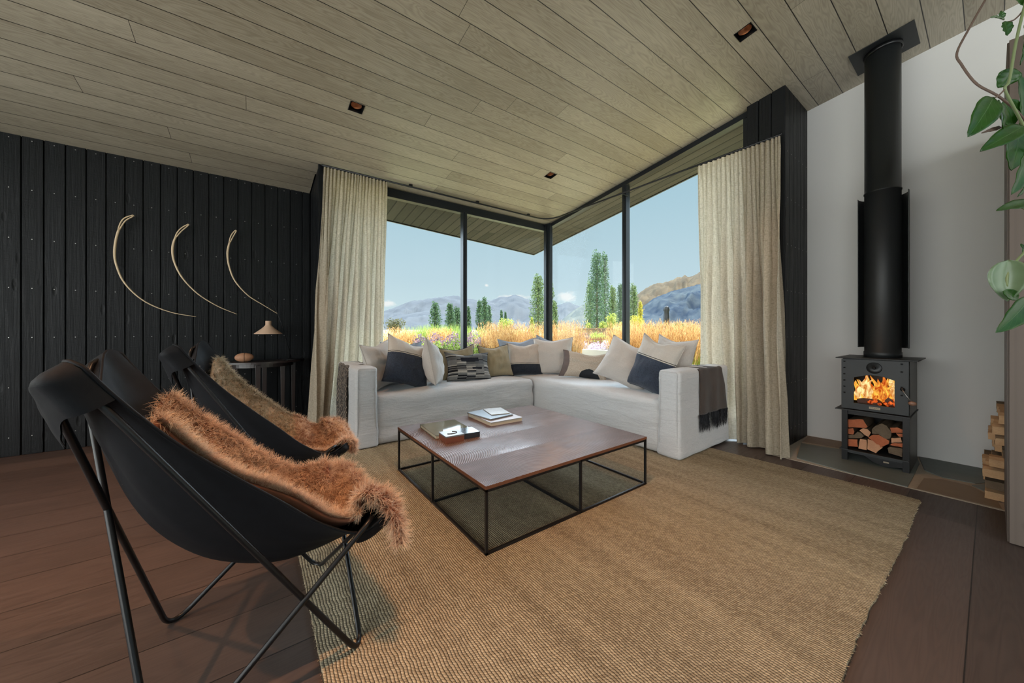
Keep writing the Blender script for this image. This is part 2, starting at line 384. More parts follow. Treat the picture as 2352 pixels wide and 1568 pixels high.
def soft_box(name, x0, x1, y0, y1, z0, z1, r, res, m, parent=None, wr=.004, nscale=6.0, shape=None, seed=0.0, flare=0.0):
    """box with rounded edges on a fine grid, lightly rumpled"""
    nx = max(2, int((x1 - x0) / res)); ny = max(2, int((y1 - y0) / res)); nz = max(2, int((z1 - z0) / res))
    pts = {}; V = []; Fc = []
    def vid(i, j, k):
        key = (i, j, k)
        if key not in pts:
            pts[key] = len(V)
            f = lambda t, n: t / n
            V.append([x0 + (x1 - x0) * i / nx, y0 + (y1 - y0) * j / ny, z0 + (z1 - z0) * k / nz])
        return pts[key]
    for i in range(nx):
        for j in range(ny):
            Fc.append((vid(i, j, 0), vid(i, j + 1, 0), vid(i + 1, j + 1, 0), vid(i + 1, j, 0)))
            Fc.append((vid(i, j, nz), vid(i + 1, j, nz), vid(i + 1, j + 1, nz), vid(i, j + 1, nz)))
    for i in range(nx):
        for k in range(nz):
            Fc.append((vid(i, 0, k), vid(i + 1, 0, k), vid(i + 1, 0, k + 1), vid(i, 0, k + 1)))
            Fc.append((vid(i, ny, k), vid(i, ny, k + 1), vid(i + 1, ny, k + 1), vid(i + 1, ny, k)))
    for j in range(ny):
        for k in range(nz):
            Fc.append((vid(0, j, k), vid(0, j, k + 1), vid(0, j + 1, k + 1), vid(0, j + 1, k)))
            Fc.append((vid(nx, j, k), vid(nx, j + 1, k), vid(nx, j + 1, k + 1), vid(nx, j, k + 1)))
    V = np.array(V); lo = np.array([x0, y0, z0]); hi = np.array([x1, y1, z1])
    rr = np.minimum(r, (hi - lo) / 2 * .999)
    inner = np.clip(V, lo + rr, hi - rr); d = V - inner; L = np.linalg.norm(d, axis=1, keepdims=True); L[L == 0] = 1
    nrm = d / L; out = inner + nrm * np.minimum(r, L if False else r)
    out = np.where(np.linalg.norm(d, axis=1, keepdims=True) > 0, out, V)
    for q in range(len(out)):
        p = Vector(out[q]); s = seed
        w = mnoise.noise(Vector((p.x * nscale * .6 + s, p.y * nscale * .6, p.z * nscale * 2.2))) + .5 * mnoise.noise(Vector((p.x * nscale * 2 + s, p.y * nscale * 2, p.z * nscale * 4)))
        out[q] += nrm[q] * w * wr
        if flare:
            k = max(0.0, 1 - (p.z - z0) / .35) ** 1.5
            c = Vector(((x0 + x1) / 2, (y0 + y1) / 2))
            out[q][0] += flare * k * (1 if p.x > x1 - r * 1.01 else (-1 if p.x < x0 + r * 1.01 else 0))
            out[q][1] += flare * k * (1 if p.y > y1 - r * 1.01 else (-1 if p.y < y0 + r * 1.01 else 0))
        if shape: out[q] = shape(out[q])
    return mesh_np(name, out, Fc, m, parent, smooth=True)

def fillet(pts, radii, seg=6):
    """round the inner corners of a polyline"""
    pts = [Vector(p) for p in pts]; out = [pts[0]]
    for i in range(1, len(pts) - 1):
        p0, p, p1 = pts[i - 1], pts[i], pts[i + 1]; r = radii[i] if isinstance(radii, (list, tuple)) else radii
        a = (p0 - p).normalized(); b = (p1 - p).normalized(); ang = a.angle(b)
        t = min(r / max(math.tan(ang / 2), 1e-3), (p0 - p).length * .49, (p1 - p).length * .49)
        s, e = p + a * t, p + b * t
        for k in range(seg + 1):
            u = k / seg; out.append(s * (1 - u) ** 2 + p * 2 * u * (1 - u) + e * u * u)
    out.append(pts[-1]); return out

def bm_tube(bm, pts, rad, n=8, closed=False, cap=True, mi=0):
    pts = [Vector(p) for p in pts]; N = len(pts); rings = []
    rads = rad if isinstance(rad, (list, tuple)) else [rad] * N
    up = None
    for i in range(N):
        if closed: t = (pts[(i + 1) % N] - pts[i - 1]).normalized()
        else: t = (pts[min(i + 1, N - 1)] - pts[max(i - 1, 0)]).normalized()
        if up is None:
            up = Vector((0, 0, 1)) if abs(t.z) < .9 else Vector((1, 0, 0))
        a = (up - t * up.dot(t)); 
        if a.length < 1e-5: a = Vector((0, 1, 0)) - t * t.y
        a.normalize(); up = a; b = t.cross(a)
        rings.append([bm.verts.new(pts[i] + (a * math.cos(2 * PI * k / n) + b * math.sin(2 * PI * k / n)) * rads[i]) for k in range(n)])
    rng = range(N) if closed else range(N - 1)
    for i in rng:
        r0, r1 = rings[i], rings[(i + 1) % N]
        for k in range(n):
            f = bm.faces.new((r0[k], r0[(k + 1) % n], r1[(k + 1) % n], r1[k])); f.smooth = True; f.material_index = mi
    if cap and not closed:
        for r_ in (rings[0][::-1], rings[-1]):
            f = bm.faces.new(r_); f.material_index = mi

def tube(name, pts, rad, m, parent=None, n=8, closed=False):
    bm = bmesh.new(); bm_tube(bm, pts, rad, n, closed); return from_bm(name, bm, m, parent)

def bm_lathe(bm, prof, n=32, c=(0, 0), mi=0, smooth=True, caps=True):
    rings = []
    for r, z in prof: rings.append([bm.verts.new((c[0] + r * math.cos(2 * PI * k / n), c[1] + r * math.sin(2 * PI * k / n), z)) for k in range(n)])
    for a, b in zip(rings, rings[1:]):
        for k in range(n):
            f = bm.faces.new((a[k], a[(k + 1) % n], b[(k + 1) % n], b[k])); f.smooth = smooth; f.material_index = mi
    if caps:
        for r_ in (rings[0][::-1], rings[-1]):
            try: bm.faces.new(r_).material_index = mi
            except Exception: pass

def catmull(P, t):
    P = np.asarray(P, float); n = len(P) - 1; x = min(max(t, 0), 1) * n; i = min(int(x), n - 1); u = x - i
    p0, p1, p2, p3 = P[max(i - 1, 0)], P[i], P[i + 1], P[min(i + 2, n)]
    return .5 * ((2 * p1) + (-p0 + p2) * u + (2 * p0 - 5 * p1 + 4 * p2 - p3) * u * u + (-p0 + 3 * p1 - 3 * p2 + p3) * u ** 3)

def ribbons(base, d0, length, width, curl, grav, seg=4, rng=RNG, cdir=None):
    """hair-like tapering ribbons. base (N,3), d0 (N,3) unit. returns verts, faces, v-coordinate"""
    N = len(base); d = d0.copy(); p = base.copy()
    rnd = rng.normal(size=(N, 3)); side = np.cross(d, rnd); side /= np.linalg.norm(side, axis=1, keepdims=True) + 1e-9
    V = np.empty((N, seg + 1, 2, 3), np.float32); T = np.empty((N, seg + 1, 2), np.float32)
    L = length if hasattr(length, '__len__') else np.full(N, length)
    W = width if hasattr(width, '__len__') else np.full(N, width)
    if cdir is None: cdir = rng.normal(size=(N, 3))
    for i in range(seg + 1):
        w = (W * (1 - (i / seg) ** 1.5 * .85))[:, None] * .5
        V[:, i, 0] = p - side * w; V[:, i, 1] = p + side * w; T[:, i, :] = i / seg
        d = d + cdir * curl / seg + np.array([0, 0, -1]) * grav / seg
        d /= np.linalg.norm(d, axis=1, keepdims=True)
        p = p + d * (L / seg)[:, None]
    V = V.reshape(-1, 3)
    b = (np.arange(N) * (seg + 1) * 2)[:, None] + np.arange(seg)[None, :] * 2
    b = b.ravel()[:, None]
    Fa = (b + np.array([0, 1, 3, 2])).astype(np.int32)
    return V, Fa, T.reshape(-1)

# ================================================================== THE ROOM
XL, YB = -3.6, -3.4            # the unseen rear corners of the room
XW, YD = 4.42, 4.80            # white wall, charred timber wall
def struct(o, label=None):
    o['kind'] = 'structure'
    if label: o['label'] = label
    return o

# floor
struct(box('floor', XL - .1, XW + .15, YB - .1, YD + .1, -.06, 0, M['floor']), 'dark brown oak plank floor')

# ceiling with square holes for the downlights
DL = [(.69, 3.149), (2.885, 3.149), (2.885, 1.06), (.69, 1.06), (-1.5, 3.149), (-1.5, 1.06), (.69, -1.03), (2.885, -1.03), (-1.5, -1.03)]
HS = .055
def sheet_with_holes(xs0, ys0, holes, zf, inside):
    xs = sorted(set(xs0 + [h[0] + s * HS for h in holes for s in (-1, 1)])); ys = sorted(set(ys0 + [h[1] + s * HS for h in holes for s in (-1, 1)]))
    V = [(x, y, zf(y)) for y in ys for x in xs]; Fc = []; nx = len(xs)
    for j in range(len(ys) - 1):
        for i in range(nx - 1):
            mx, my = (xs[i] + xs[i + 1]) / 2, (ys[j] + ys[j + 1]) / 2
            if any(abs(mx - h[0]) < HS and abs(my - h[1]) < HS for h in holes) or not inside(mx, my): continue
            Fc.append((j * nx + i, (j + 1) * nx + i, (j + 1) * nx + i + 1, j * nx + i + 1))
    return V, Fc
V, Fc = sheet_with_holes([XL - .1, .53, 3.80, 3.92, XW + .1], [YB - .1, 1.075, 1.38, 4.24, 4.34, YD + .1], DL, cz,
                         lambda x, y: not ((x > 3.92 and y > 1.38) or (x > .53 and y > 4.34)))
struct(mesh_np('ceiling', V, Fc, M['ceiling']), 'sloping ceiling of greyed oak boards')

# outside soffit: same slope, weathered boards running out to the eaves
def softy(x): return 5.12 + .117 * (x - 1.53)
bm = bmesh.new()
quad_slab(bm, [(3.92, 1.2, cz(1.2)), (4.56, 1.2, cz(1.2)), (4.56, softy(4.56), cz(softy(4.56))), (3.92, softy(3.92), cz(softy(3.92)))], (0, 0, .03))
quad_slab(bm, [(.63, 4.34, cz(4.34)), (3.92, 4.34, cz(4.34)), (3.92, softy(3.92), cz(softy(3.92))), (.3, softy(.3), cz(softy(.3))), (.3, YD + .16, cz(YD + .16)), (.63, YD + .16, cz(YD + .16))], (0, 0, .03))
struct(from_bm('trim_soffit', bm, M['soffit']), 'weathered board soffit of the roof overhang outside')
bm = bmesh.new()
z3 = lambda x, y: (x, y, cz(y) + .16)
quad_slab(bm, [z3(XL - .2, YB - .2), z3(4.60, YB - .2), z3(4.60, softy(4.60) + .03), z3(.3, softy(.3) + .03), z3(XL - .2, YD + .25)], (0, 0, .22))
for a, b in (((4.575, 1.2), (4.575, softy(4.575) + .02)), ((4.575, softy(4.575) + .02), (.3, softy(.3) + .02))):
    d = Vector((b[0] - a[0], b[1] - a[1])).normalized(); nn = Vector((-d.y, d.x)) * .012
    quad_slab(bm, [(a[0] - nn.x, a[1] - nn.y, cz(a[1]) - .01), (b[0] - nn.x, b[1] - nn.y, cz(b[1]) - .01), (b[0] + nn.x, b[1] + nn.y, cz(b[1]) - .01), (a[0] + nn.x, a[1] + nn.y, cz(a[1]) - .01)], (0, 0, .2))
struct(from_bm('roof', bm, M['dark_frame']), 'dark metal roof above the soffit')

# charred board walls
def boards(bm, axis, c, a0, a1, zf, wid=.1195, gap=.008, th=.018, inward=-1, start=None):
    """vertical boards on plane axis=c from a0 to a1 with face direction inward"""
    a = start if start is not None else a0
    while a < a1 - .005:
        b0, b1 = max(a, a0), min(a + wid - gap, a1)
        if b1 - b0 > .01:
            zt = min(zf(b0), zf(b1)) if axis == 'x' else zf(c)
            if axis == 'y': bm_box(bm, b0, b1, min(c, c + inward * th), max(c, c + inward * th), .0, zf(c) + .05, .003)
            else: bm_box(bm, min(c, c + inward * th), max(c, c + inward * th), b0, b1, .0, zf(b0) + .05, .003)
        a += wid
def nails(bm, axis, c, a0, a1, inward, start, wid=.1195, zmax=9):
    a = start
    while a < a1:
        m = a + wid * .45
        if a0 + .02 < m < a1 - .02:
            z = .156
            while z < min(2.66, zmax):
                s = .0032
                if axis == 'y': bm_box(bm, m - s, m + s, c + inward * .002 - .001, c + inward * .002 + .001, z - s, z + s, 0, 1)
                else: bm_box(bm, c + inward * .002 - .001, c + inward * .002 + .001, m - s, m + s, z - s, z + s, 0, 1)
                z += .4145
        a += wid
bm = bmesh.new()
bm_box(bm, XL, .62, YD + .02, YD + .14, 0, 2.95)
boards(bm, 'y', YD + .02, XL, .53, lambda y: cz(YD) - .03, inward=-1, start=-1.572 - .1195 * 17)
nails(bm, 'y', YD, XL, .53, -1, -1.572 - .1195 * 17)
struct(from_bm('wall_left', bm, [M['charred'], M['nail']]), 'wall of black charred vertical timber boards')
bm = bmesh.new()
bm_box(bm, .56, .62, 4.16, YD + .02, 0, 2.95)
boards(bm, 'x', .56, 4.16, YD, lambda y: 2.9, inward=-1, start=4.16)
bm_box(bm, .535, .62, 4.13, 4.16, 0, 2.95, .003)
struct(from_bm('wall_return', bm, [M['charred'], M['nail']]), 'charred timber return beside the left curtain')
bm = bmesh.new()
bm_box(bm, 3.80, XW + .1, 1.095, 1.38, 0, 3.4)
boards(bm, 'x', 3.80, 1.085, 1.385, lambda y: 3.25, wid=.1, inward=-1, start=1.085)
boards(bm, 'y', 1.095, 3.785, XW, lambda y: 3.25, wid=.1065, inward=-1, start=3.785)
nails(bm, 'y', 1.077, 3.785, XW, -1, 3.785, wid=.1065); nails(bm, 'x', 3.782, 1.085, 1.385, -1, 1.085, wid=.1)
struct(from_bm('wall_pillar', bm, [M['charred'], M['nail']]), 'charred timber pillar beside the right curtain')

# white wall, rear walls (unseen window openings added to let fill light in)
struct(box('wall_right', XW, XW + .12, YB, 1.095, 0, 4.0, M['plaster']), 'plain white plaster wall behind the stove')
def wall_with_opening(name, axis, c, a0, a1, o0, o1, z0, z1, th=.12):
    bm = bmesh.new()
    def put(u0, u1, w0, w1):
        if axis == 'y': bm_box(bm, u0, u1, c - th, c, w0, w1)
        else: bm_box(bm, c - th, c, u0, u1, w0, w1)
    put(a0, o0, 0, 3.95); put(o1, a1, 0, 3.95); put(o0, o1, 0, z0); put(o0, o1, z1, 3.95)
    return struct(from_bm(name, bm, M['plaster']))
wall_with_opening('wall_back', 'y', YB, XL, XW + .12, -1.2, 4.1, .05, 3.4)
wall_with_opening('wall_side', 'x', XL, YB, YD, -3.2, 3.6, .05, 2.78)
def pane(name, pts, th, m, label):
    bm = bmesh.new(); quad_slab(bm, pts, th); return struct(from_bm(name, bm, m), label)
pane('added_window_back', [(-1.2, YB - .06, .05), (4.1, YB - .06, .05), (4.1, YB - .06, 3.4), (-1.2, YB - .06, 3.4)], (0, .01, 0), M['glass'], 'unseen rear wall window added to let fill light in')
pane('added_window_side', [(XL - .06, -3.2, .05), (XL - .06, 3.6, .05), (XL - .06, 3.6, 2.78), (XL - .06, -3.2, 2.78)], (.01, 0, 0), M['glass'], 'unseen side wall window added to let fill light in')

# corner glazing
GX, GY = 3.87, 4.27
DF = M['dark_frame']
w1 = struct(empty('window_1', (0, 0, 0)), 'left glazed wall of the corner window')
w2 = struct(empty('window_2', (0, 0, 0)), 'right glazed wall of the corner window')
bm = bmesh.new()
zt = cz(GY)
bm_box(bm, .62, 3.81, GY - .03, GY + .05, zt - .115, zt - .012, .002)
bm_box(bm, .62, 3.81, GY - .02, GY + .04, 0, .05, .002)
bm_box(bm, .62, .67, GY - .03, GY + .05, .05, zt - .115, .002)
from_bm('frame', bm, DF, w1)
bm = bmesh.new(); bm_box(bm, 2.285, 2.345, GY - .035, GY + .05, .05, zt - .1, .004); bm_box(bm, 2.30, 2.33, GY - .042, GY - .034, .05, zt - .1, .002); from_bm('mullion', bm, DF, w1)
for i, (a, b) in enumerate(((.66, 2.29), (2.34, 3.82))):
    bm = bmesh.new(); bm_box(bm, a, b, GY + .006, GY + .014, .04, zt - .1); from_bm('glass_pane', bm, M['glass'], w1)
bm = bmesh.new()
quad_slab(bm, [(GX - .03, 1.385, cz(1.385) - .06), (GX + .05, 1.385, cz(1.385) - .06), (GX + .05, 4.25, cz(4.25) - .06), (GX - .03, 4.25, cz(4.25) - .06)], (0, 0, .055))
bm_box(bm, GX - .02, GX + .04, 1.385, 4.23, 0, .05, .002)
bm_box(bm, GX - .03, GX + .05, 1.385, 1.43, .05, cz(1.43) - .06, .002)
from_bm('frame', bm, DF, w2)
bm = bmesh.new(); bm_box(bm, GX - .035, GX + .05, 2.765, 2.825, .05, cz(2.8) - .05, .004); bm_box(bm, GX - .042, GX - .034, 2.78, 2.81, .05, cz(2.8) - .05, .002); from_bm('mullion', bm, DF, w2)
for a, b in ((1.42, 2.77), (2.82, 4.22)):
    bm = bmesh.new(); quad_slab(bm, [(GX + .006, a, .04), (GX + .006, b, .04), (GX + .006, b, cz(b) - .05), (GX + .006, a, cz(a) - .05)], (.008, 0, 0)); from_bm('glass_pane', bm, M['glass'], w2)
bm = bmesh.new(); bm_box(bm, 3.79, 3.88, 4.19, 4.29, 0, cz(4.29), .006); bm_box(bm, 3.80, 3.86, 4.165, 4.19, 0, cz(4.19) - .01, .003); bm_box(bm, 3.765, 3.79, 4.21, 4.27, 0, cz(4.27) - .01, .003)
struct(from_bm('trim_corner_post', bm, DF), 'dark steel corner post between the two glazed walls')

# curtain track
ZT = 2.752
trk = [(.56, 4.09, ZT), (3.70, 4.09, ZT), (3.70, 1.08, ZT)]
tr = empty('curtain_track', (0, 0, 0), 0, 'black curtain track running along both glazed walls and round the corner', 'curtain track')
bm = bmesh.new(); P = fillet(trk, .28, 10); bm_tube(bm, P, .011, 6); from_bm('rail', bm, M['black_metal'], tr)
for x in (1.50, 2.42, 3.30):
    bm = bmesh.new(); bm_box(bm, x - .02, x + .02, 4.075, 4.105, ZT + .006, cz(4.09) + .01, .002); from_bm('bracket', bm, M['black_metal'], tr)
for y in (2.74, 1.40):
    bm = bmesh.new(); bm_box(bm, 3.70, GX - .03, y - .008, y + .008, ZT - .004, ZT + .008, .002); from_bm('bracket', bm, M['black_metal'], tr)

# downlights
def downlight(x, y, lab):
    e = empty('downlight', (x, y, cz(y)), 0, lab, 'ceiling light', 'recessed square downlights in the board ceiling')
    e.rotation_euler = (-math.atan(CEIL_B), 0, 0)
    bm = bmesh.new(); h = .05; t = HS
    for s in (-1, 1):
        bm_box(bm, s * t - .002, s * t + .002, -t - .002, t + .002, -.003, .075); bm_box(bm, -t, t, s * t - .002, s * t + .002, -.003, .075)
    bm_box(bm, -t, t, -t, t, .075, .08)
    from_bm('housing', bm, M['black_metal'], e)
    bm = bmesh.new(); bm_lathe(bm, [(.042, .02), (.044, .03), (.03, .06), (.022, .066)], 24, caps=False)
    from_bm('reflector', bm, M['copper'], e)
    bm = bmesh.new(); bm_lathe(bm, [(.0, .058), (.015, .058), (.02, .064), (.018, .07)], 20); from_bm('bulb', bm, M['bulb'], e)
    return e
n = NT('lamp_glass'); M['bulb'] = n.done(n.node('ShaderNodeEmission', {'Color': (1, .72, .45, 1), 'Strength': 1.0}).outputs[0])
M['copper'] = simple('warm_reflector', (.45, .22, .12, 1), .3, .6)
labs = ['square recessed downlight nearest the left curtain top', 'small square recessed downlight nearest the window corner', 'square recessed downlight nearest the stove flue',
        'square recessed downlight above the coffee table edge']
for i, (x, y) in enumerate(DL[:4]): downlight(x, y, labs[i])

# ================================================================== RUG
bm = bmesh.new()
def edge(a, b, n, amp, seed):
    a, b = Vector(a), Vector(b); out = []
    nn = Vector((-(b - a).y, (b - a).x)).normalized()
    for i in range(n):
        t = i / n; p = a.lerp(b, t); k = mnoise.noise(Vector((t * 5 + seed, seed, 0))) * amp + mnoise.noise(Vector((t * 60 + seed, 0, seed))) * amp * .25
        out.append(p + nn * k)
    return out
loop = edge((.175, .27), (3.28, .26), 220, .02, 1.3) + edge((3.28, .26), (3.17, 3.7), 200, .012, 4.1) + edge((3.17, 3.7), (.155, 3.7), 160, .012, 7.7) + edge((.155, 3.7), (.175, .27), 240, .012, 9.2)
rt_ = []
vs = [bm.verts.new((p.x, p.y, .011)) for p in loop]; vb = [bm.verts.new((p.x * 1.0005, p.y, .0005)) for p in loop]
bm.faces.new(vs)
N = len(vs)
for i in range(N): bm.faces.new((vs[i], vb[i], vb[(i + 1) % N], vs[(i + 1) % N]))
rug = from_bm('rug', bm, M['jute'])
# frayed loops round the border, part of the same rug mesh's weave
B = []; D = []
for i in range(N):
    p, q = loop[i], loop[(i + 1) % N]; t = (q - p).normalized(); o_ = Vector((t.y, -t.x))
    for k in range(5):
        s = p.lerp(q, (k + random.random()) / 5); B.append((s.x - o_.x * .004, s.y - o_.y * .004, .007)); D.append((o_.x, o_.y, random.uniform(-.2, .6)))
B = np.array(B); D = np.array(D); D /= np.linalg.norm(D, axis=1, keepdims=True)
V, Fa, T = ribbons(B, D, RNG.uniform(.005, .014, len(B)), .0045, 1.6, .6, 3)
V[:, 2] = np.maximum(V[:, 2], .001)
mesh_np('edge_loops', V, Fa, M['jute'], rug)
tag(rug, 'large braided natural jute rug under the coffee table', 'rug')

# ================================================================== SOFA
def crown(x0, x1, y0, y1):
    def f(p):
        if p[2] > .40:
            u = (p[0] - x0) / (x1 - x0); v = (p[1] - y0) / (y1 - y0)
            p[2] += .018 * max(0, 1 - (2 * u - 1) ** 4) * max(0, 1 - (2 * v - 1) ** 4) - .008
        return p
    return f
LS = M['linen_sofa']
sl = empty('sofa', (0, 0, 0), 0, 'off-white slipcovered sofa section standing beside the left curtain', 'sofa', 'two sections of the corner sofa')
soft_box('seat', .865, 2.715, 3.25, 3.90, .012, .462, 0.05, .026, LS, sl, .010, 5, crown(.865, 2.715, 3.2, 3.95), 1.0, .012)
soft_box('backrest', .705, 2.715, 3.86, 4.05, .012, .695, .03, .028, LS, sl, .005, 6, None, 3.0, .004)
soft_box('armrest', .700, .885, 3.225, 4.03, .012, .718, .024, .022, LS, sl, .005, 6, None, 5.0, .012)
sr = empty('sofa', (0, 0, 0), 0, 'off-white slipcovered sofa section in front of the right-hand window', 'sofa', 'two sections of the corner sofa')
soft_box('seat', 2.728, 3.45, 1.63, 4.03, .012, .462, 0.05, .026, LS, sr, .010, 5, crown(2.7, 3.5, 1.6, 4.0), 11.0, .012)
soft_box('backrest', 3.40, 3.60, 1.50, 4.05, .012, .695, .03, .028, LS, sr, .005, 6, None, 13.0, .004)
soft_box('backrest', 2.728, 3.42, 3.865, 4.05, .012, .69, .03, .03, LS, sr, .005, 6, None, 14.0)
soft_box('armrest', 2.722, 3.60, 1.465, 1.65, .012, .718, .024, .022, LS, sr, .005, 6, None, 15.0, .012)
# seam piping on the arms
def seam(parent, pts): 
    tube('seam', fillet(pts, .02, 4), .0028, LS, parent, 5)
seam(sl, [(.716, 3.222, .03), (.716, 3.222, .708), (.870, 3.222, .708), (.870, 3.222, .03)])
seam(sr, [(2.719, 1.481, .03), (2.719, 1.481, .708), (2.719, 1.634, .708), (2.719, 1.634, .03)])

# ================================================================== CUSHIONS
def cushion(label, c, w, h, t, yaw, tilt, roll, m, seed, pipe=None, group='cushions along the corner sofa', lumpy=1.0):
    n = 30; V = []; idx = {}
    def thick(u, v): return t * .5 * max(0.0, (1 - abs(u) ** 2.6)) ** .55 * max(0.0, (1 - abs(v) ** 2.6)) ** .55
    for s in (-1, 1):
        for j in range(n + 1):
            for i in range(n + 1):
                u, v = 2 * i / n - 1, 2 * j / n - 1
                border = i in (0, n) or j in (0, n)
                if border and s == 1: idx[(s, i, j)] = idx[(-1, i, j)]; continue
                x = w / 2 * u * (1 - .105 * (1 - v * v)); z = h / 2 * v * (1 - .105 * (1 - u * u))
                y = s * thick(u, v)
                if not border:
                    k = mnoise.noise(Vector((u * 1.5 + seed * 3.1, v * 2.4, s * 2 + seed))) * .020 + mnoise.noise(Vector((u * 6 + seed, v * 2.5 + 3, s * 5))) * .007
                    y += k * lumpy * min(1, thick(u, v) / (t * .25))
                z += mnoise.noise(Vector((u * 1.3 + seed, seed * 2, 0))) * .022 * (v > 0) * v * lumpy
                z -= .03 * max(0, v) * (1 - abs(u)) * lumpy
                idx[(s, i, j)] = len(V); V.append((x, y, z))
    Fc = []
    for s in (-1, 1):
        for j in range(n):
            for i in range(n):
                q = (idx[(s, i, j)], idx[(s, i + 1, j)], idx[(s, i + 1, j + 1)], idx[(s, i, j + 1)])
                Fc.append(q if s == -1 else q[::-1])
    o = mesh_np('cushion', V, Fc, m, None, True)
    R = Matrix.Rotation(math.radians(yaw), 4, 'Z') @ Matrix.Rotation(-math.radians(tilt), 4, 'X') @ Matrix.Rotation(math.radians(roll), 4, 'Y')
    o.matrix_world = Matrix.Translation(c) @ R
    tag(o, label, 'cushion', group)
    bl = [V[idx[(-1, i, 0)]] for i in range(n)] + [V[idx[(-1, n, j)]] for j in range(n)] + [V[idx[(-1, n - i, n)]] for i in range(n)] + [V[idx[(-1, 0, n - j)]] for j in range(n)]
    p = tube('piping', bl, .0035 if pipe is None else .0045, m if pipe is None else pipe, o, 5, True)
    return o
LC = M['linen_cushion']
cushion('pale linen cushion squeezed against the left sofa arm', (1.03, 3.64, .700), .47, .48, .17, 38, 14, -6, LC, 1)
cushion('pale cushion hidden behind the big linen and navy one by the left arm', (1.30, 3.79, .700), .46, .44, .13, 0, 8, 0, M['linen_blue'], 2)
cushion('linen and navy two-tone cushion nearest the left sofa arm', (1.255, 3.50, .715), .50, .50, .19, 14, 20, 19, M['two_tone'], 3)
cushion('pale linen cushion turned edge-on beside the left two-tone cushion', (1.515, 3.47, .705), .46, .49, .20, 62, 12, 8, LC, 4)
cushion('khaki cushion mostly hidden behind the grey patchwork cushion', (1.96, 3.76, .655), .48, .40, .12, 0, 8, -4, M['khaki'], 5, M['piping_dark'])
cushion('grey patchwork lumbar cushion with dark woven rectangles', (2.00, 3.585, .628), .55, .345, .15, -6, 22, 2, M['patchwork'], 6)
cushion('khaki cushion with dark piping left of the window post', (2.43, 3.66, .660), .44, .42, .15, -6, 18, -2, M['khaki'], 7, M['piping_dark'])
cushion('folded pale blue cushion lying across the sofa corner', (2.93, 3.80, .715), .60, .46, .15, -25, 10, -4, M['linen_blue'], 8, None, lumpy=1.6)
cushion('linen cushion with a dark band at the bottom in the sofa corner', (2.84, 3.60, .668), .46, .44, .15, -28, 16, 0, M['two_tone_low'], 9)
cushion('plain square linen cushion in the middle of the corner', (3.16, 3.40, .705), .53, .50, .17, -48, 14, -2, LC, 10)
cushion('pale cushion peeking out behind the square linen cushion', (3.32, 3.60, .715), .50, .46, .12, -45, 8, 8, M['linen_blue'], 11)
cushion('beige lumbar cushion with dark half-circle motifs', (3.20, 2.90, .628), .58, .34, .14, -62, 20, 4, M['semicircle'], 12)
cushion('slouching pale linen cushion on the right seat, tilted over', (3.10, 2.22, .705), .54, .49, .19, -62, 26, 22, LC, 13)
r3 = cushion('linen and navy two-tone cushion behind the right sofa arm', (3.04, 1.88, .715), .46, .53, .20, -92, 14, 14, M['two_tone'], 14)
cushion('pale linen cushion standing at the far end of the right sofa arm', (3.30, 1.84, .755), .44, .46, .18, -98, 10, 6, LC, 15)
bm = bmesh.new(); bm_box(bm, .10, .14, -.058, -.056, .13, .165, 0, 0); bm_box(bm, .108, .132, -.0595, -.058, .145, .158, 0, 1); bm_box(bm, .10, .14, -.0595, -.058, .133, .138, 0, 1)
lb = from_bm('sewn_label', bm, [M['linen_cushion'], M['piping_dark']], r3)

# ================================================================== THROWS OVER THE SOFA ARMS
def throw_mat(name, kind):
    n = NT(name); o = n.obj(); X, Y, Z = n.sep(o); u = n.node('ShaderNodeUVMap').outputs[0]; U, V, _ = n.sep(u)
    if kind == 'diamond':
        a = n.math('ABSOLUTE', n.math('SUBTRACT', n.math('FRACT', n.math('MULTIPLY', n.math('ADD', U, V), 13)), .5))
        b = n.math('ABSOLUTE', n.math('SUBTRACT', n.math('FRACT', n.math('MULTIPLY', n.math('SUBTRACT', U, V), 13)), .5))
        l = n.math('MAXIMUM', n.math('LESS_THAN', a, .07), n.math('LESS_THAN', b, .07))
        l = n.math('MULTIPLY', l, n.math('GREATER_THAN', n.noise(u, 16, 2), .47))
        c = n.mix(l, lin(44, 36, 31), lin(168, 150, 130))
        h = n.math('ADD', n.math('MULTIPLY', l, .5), n.noise(u, 300, 2))
    else:
        w = n.noise(n.comb(n.math('MULTIPLY', U, 130), n.math('MULTIPLY', V, 420), 0.0), 1.0, 2)
        patch = n.mr(n.noise(u, 3.2, 2), .35, .6)
        c = n.mix(n.mr(w, .45, .62), lin(40, 35, 34), lin(84, 72, 66))
        c = n.mix(n.math('MULTIPLY', n.math('MULTIPLY', n.math('GREATER_THAN', w, .62), patch), n.mr(V, .25, .6)), c, lin(176, 136, 106))
        h = w
    return n.done(n.bsdf(c, .95, 0, n.bump(h, .6, .006), .1, {'Sheen Weight': .2}))
